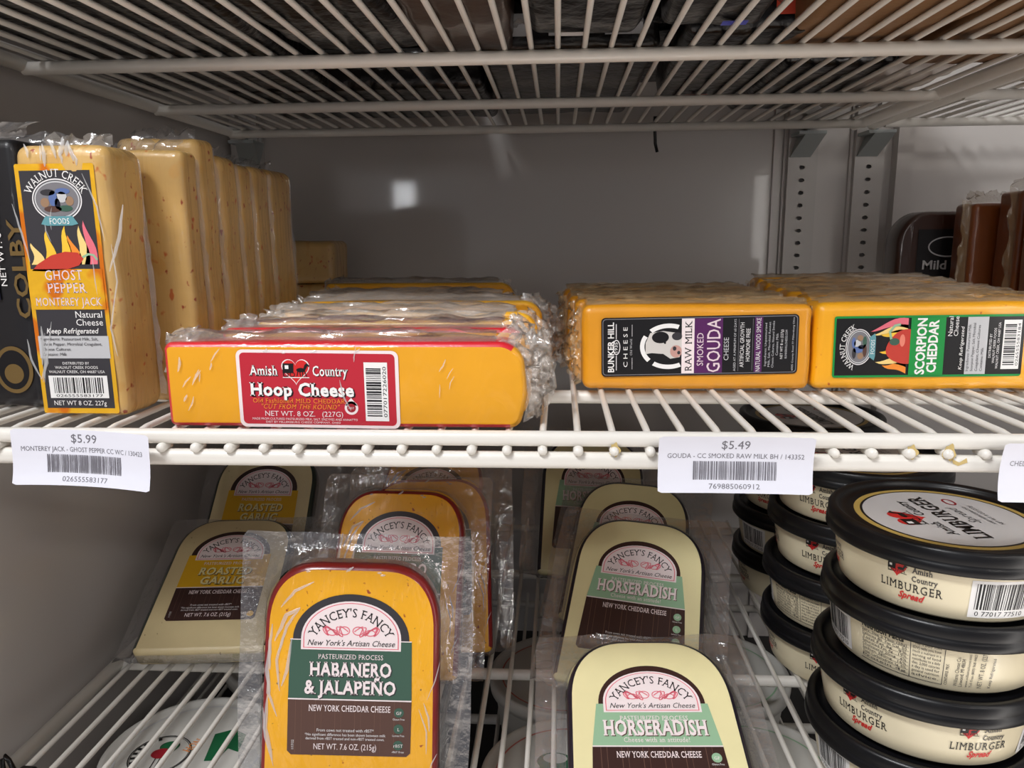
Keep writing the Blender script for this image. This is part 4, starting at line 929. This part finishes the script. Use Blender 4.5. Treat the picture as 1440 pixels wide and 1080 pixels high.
# ------------------------------------------------------------------ white lidded tubs below the lower shelf
def white_tub(lb, x, y, z, rot, art, ringm):
    t = thing('white_tub', lb, 'tub', (x, y, z), rot, 'white lidded tubs')
    mb = MB(); mb.lathe([(0, .001), (.046, .001), (.049, 0), (.0545, .040), (.0555, .0435)], 72); mb.build('tub_body', WTUB, t, True)
    mb = MB(); mb.lathe([(.0560, .0400), (.0580, .0400), (.0585, .0450), (.0580, .0490), (.0565, .0505), (.0540, .0500), (.0525, .0480), (.0490, .0478), (0, .0478)], 72); lid = mb.build('lid', WTUB, t, True)
    d = Deco(); d.ring(0, 0, .0490, .0490, .0012, ringm, 1, 72)
    if art == 'a':
        d.ring(-.020, -.004, .0200, .0200, .0008, BLACK, 2); d.ring(-.020, -.004, .0188, .0188, .0004, BLACK, 2)
        for q in range(9): d.rect(-.0010, 0, .0012, .0030, BLACK, 3); d.base[-1] = ([(-.020 + math.cos(D(110 + q * 16)) * (.0155 + b) - math.sin(D(110 + q * 16)) * a, -.004 + math.sin(D(110 + q * 16)) * (.0155 + b) + math.cos(D(110 + q * 16)) * a) for a, b in d.base[-1][0]], d.base[-1][1], BLACK, 3)
        d.ell(-.0165, .0035, .0062, .0062, ink('leaf_green', 20, 92, 56), 3, 20); d.ell(-.0165, .0045, .0066, .0052, BLACK, 2, 20); d.ell(-.0195, -.0030, .0066, .0052, DARKRED, 4, 20)
        for q in (-.0215, -.0185): d.rect(q, -.018, q + .0006, -.0075, BLACK, 3)
        d.text('HON', -.001, -.0030, .0060, ORANGE, 4, 'L', w=.0135, rot=65, serif=True)
        d.poly([(.012, -.012), (.010, .016), (.022, .021), (.032, .014), (.032, -.004), (.024, .000), (.020, -.012)], ink('leaf_green', 20, 92, 56), 3)
    else:
        d.ell(-.010, .014, .012, .009, ink('leaf_green', 20, 92, 56), 2, 24); d.ell(-.010, .017, .008, .005, WTUB, 3, 20); d.rect(-.020, -.002, -.002, .010, ink('leaf_green', 20, 92, 56), 3); d.text('CHO', -.018, -.012, .0060, ORANGE, 4, 'L', w=.016, serif=True)
    g = d.emit(d.base, 'lid_print', lid, lambda a, b, l: Vector((a, b, .0480 + l))); d.emit(d.ink, 'lettering', lid, lambda a, b, l: Vector((a, b, .0480 + l)))
    return t
ZL = CZ - .3865
white_tub('white lidded tub with red and green lid print seen below the shelf wires', -.2470, .4470, ZL, .1, 'a', SILVER)
white_tub('white lidded tub behind the one with red and green lid print', -.2150, .5690, ZL, .5, 'a', SILVER)
white_tub('white lidded tub with a reddish lid ring seen between the pouch files', .0090, .4330, ZL, .0, 'b', ink('ring_red', 190, 110, 100))
white_tub('white lidded tub behind the one with a reddish lid ring', .0050, .5510, ZL, .4, 'b', ink('ring_red', 190, 110, 100))
white_tub('white lidded tub below the wires beside the black lidded stacks', .1280, .4420, ZL, .8, 'b', SAGE)
white_tub('white lidded tub behind the one beside the black lidded stacks', .1240, .5600, ZL, 1.2, 'b', SAGE)

# ------------------------------------------------------------------ packets lying on the upper shelf
ZU = ZT + .0074
def packet(i, lb, x, y, sx, sy, sz, yaw, body, strip, z=0.0, roll=0.0):
    t = thing('food_packet', lb, 'packet', (x, y, ZU + z), yaw, 'packets on the upper shelf')
    mb = MB(); mb.rbox(0, 0, sz / 2, sx / 2, sy / 2, sz / 2, min(.006, sz * .4), 10, fn=wob(200 + i, .0022, 0, 60)); mb.build('wrapper', body, t, True)
    if strip:
        d = Deco(); a = random.Random(i)
        for k in range(3): x0 = a.uniform(-sx * .4, sx * .2); d.rect(x0, -sy * .45 + k * sy * .3, x0 + sx * .25, -sy * .45 + k * sy * .3 + sy * .06, strip, 1)
        d.emit(d.base[:1], 'label', t, lambda p, q, l: Vector((p, -q, -.0012 - l))) if i in (4, 6, 7) else None
        d2 = Deco()
        for k in range(3): d2.rect(-sx * .4 + k * sx * .3, sz * .25, -sx * .4 + k * sx * .3 + sx * .2, sz * .7, strip, 1)
        d2.emit(d2.base, 'side_label', t, lambda p, q, l: Vector((p, -sy / 2 - .0016 - l, q)))
    wr = MB(); wr.grid(crumple([(-sx / 2, -sy / 2, sz * .5), (0, -sy / 2 - .001, sz * .5), (sx / 2, -sy / 2, sz * .5)], (0, -.010, -.001), 30, 4, .005, 400 + i)); wr.build('plastic_wrap', CLEAR, t, True)
    return t
PKB = mat('packet_black', srgb(12, 11, 13), .3, spec=.35, coat=.2, coat_rough=.1, bump=(90, .6, .004))
PKC = mat('packet_charcoal', srgb(24, 21, 21), .35, spec=.35, coat=.2, bump=(90, .6, .004))
PKBR = mat('packet_brown', srgb(120, 88, 58), .5, bump=(60, .3, .003))
PKT = mat('packet_umber', srgb(58, 42, 32), .4, coat=.4, bump=(60, .4, .003))
PKW = mat('packet_white', srgb(196, 188, 182), .5)
pk = [
    ('black film packet in the far corner of the upper shelf', -.235, .47, .14, .24, .03, .05, PKB, WHITE),
    ('black film packet beside the corner packet on the upper shelf', -.120, .40, .075, .15, .028, -.1, PKB, WHITE),
    ('charcoal film packet behind two black ones on the upper shelf', -.155, .66, .20, .14, .03, .0, PKC, None),
    ('dark umber packet over the labelled loaves on the upper shelf', -.052, .41, .055, .16, .03, .03, PKT, None),
    ('black packet with white striped label on the upper shelf', .015, .39, .060, .125, .026, .02, PKB, SILVER),
    ('charcoal packet over the rear loaves on the upper shelf', .005, .60, .11, .24, .028, .0, PKC, SILVER),
    ('black packet with blue edging on the upper shelf', .078, .37, .052, .14, .030, -.04, PKB, ink('edge_blue', 50, 60, 170)),
    ('black packet with red stripes on the upper shelf', .108, .55, .07, .20, .03, -.05, PKB, ink('stripe_red', 190, 70, 50)),
    ('flat brown packet on the upper shelf beside the black ones', .170, .42, .085, .19, .035, .05, PKBR, None),
    ('black packet behind the flat brown one on the upper shelf', .185, .63, .075, .18, .03, .0, PKB, None),
    ('flat brown packet at the end of the upper shelf', .250, .44, .060, .22, .035, -.03, PKBR, None),
    ('off-white packet with dark print behind the end brown one', .250, .645, .05, .14, .03, .0, PKW, BLACK)]
for i, (lb, x, y, sx, sy, sz, yaw, b, st) in enumerate(pk): packet(i, lb, x, y, sx, sy, sz, yaw, b, st)
packet(20, 'brown packet on the upper shelf of the next bay', .40, .50, .14, .22, .04, 0, PKBR, None)
pk2 = [('black film packet stacked over the corner one', -.215, .44, .19, .26, .03, .0, PKB, None), ('charcoal packet stacked over the striped one', -.015, .46, .19, .26, .03, .0, PKC, None), ('umber packet stacked over the flat brown ones', .185, .46, .19, .28, .03, .0, PKT, None),
       ('added black packet blocking the lit back wall over the charcoal ones', -.205, .70, .22, .20, .03, 0, PKB, None), ('added black packet blocking the lit back wall near the hanging tie', .030, .70, .22, .20, .03, 0, PKB, None), ('added black packet blocking the lit back wall above the double post', .230, .71, .16, .18, .03, 0, PKB, None)]  # back-wall packets added to block the bright wall above the shelf
for i, (lb, x, y, sx, sy, sz, yaw, b, st) in enumerate(pk2): packet(30 + i, lb, x, y, sx, sy, sz, yaw, b, st, z=.040)

# small oddments
t = thing('cable_tie', 'short black tie hanging from the rear edge of the upper shelf', 'tie', (.0915, .7660, ZT - .010))
mb = MB(); mb.tube([(.0005, -.008, .016), (0, -.002, .010), (.001, 0, -.004), (.003, .0, -.0120)], .0016, 6); mb.build('strap', PKB, t, True)
mb = MB(); mb.box(-.0022, .0022, -.010, -.005, .0155, .0195); mb.build('head', PKB, t)
t = thing('bag_clip', 'small black clip on the lower shelf side bar near the wall', 'clip', (-.3170, .3730, ZB))
mb = MB(); mb.tube([(-.003, 0, -.002), (-.003, 0, .006), (-.001, 0, .0085), (.001, 0, .006), (.004, 0, -.002)], .0014, 8); mb.build('wire_loop', PKB, t, True)
mb = MB(); mb.rbox(.013, -.002, .000, .005, .003, .003, .002, 4); mb.build('jaw', PKB, t, True)
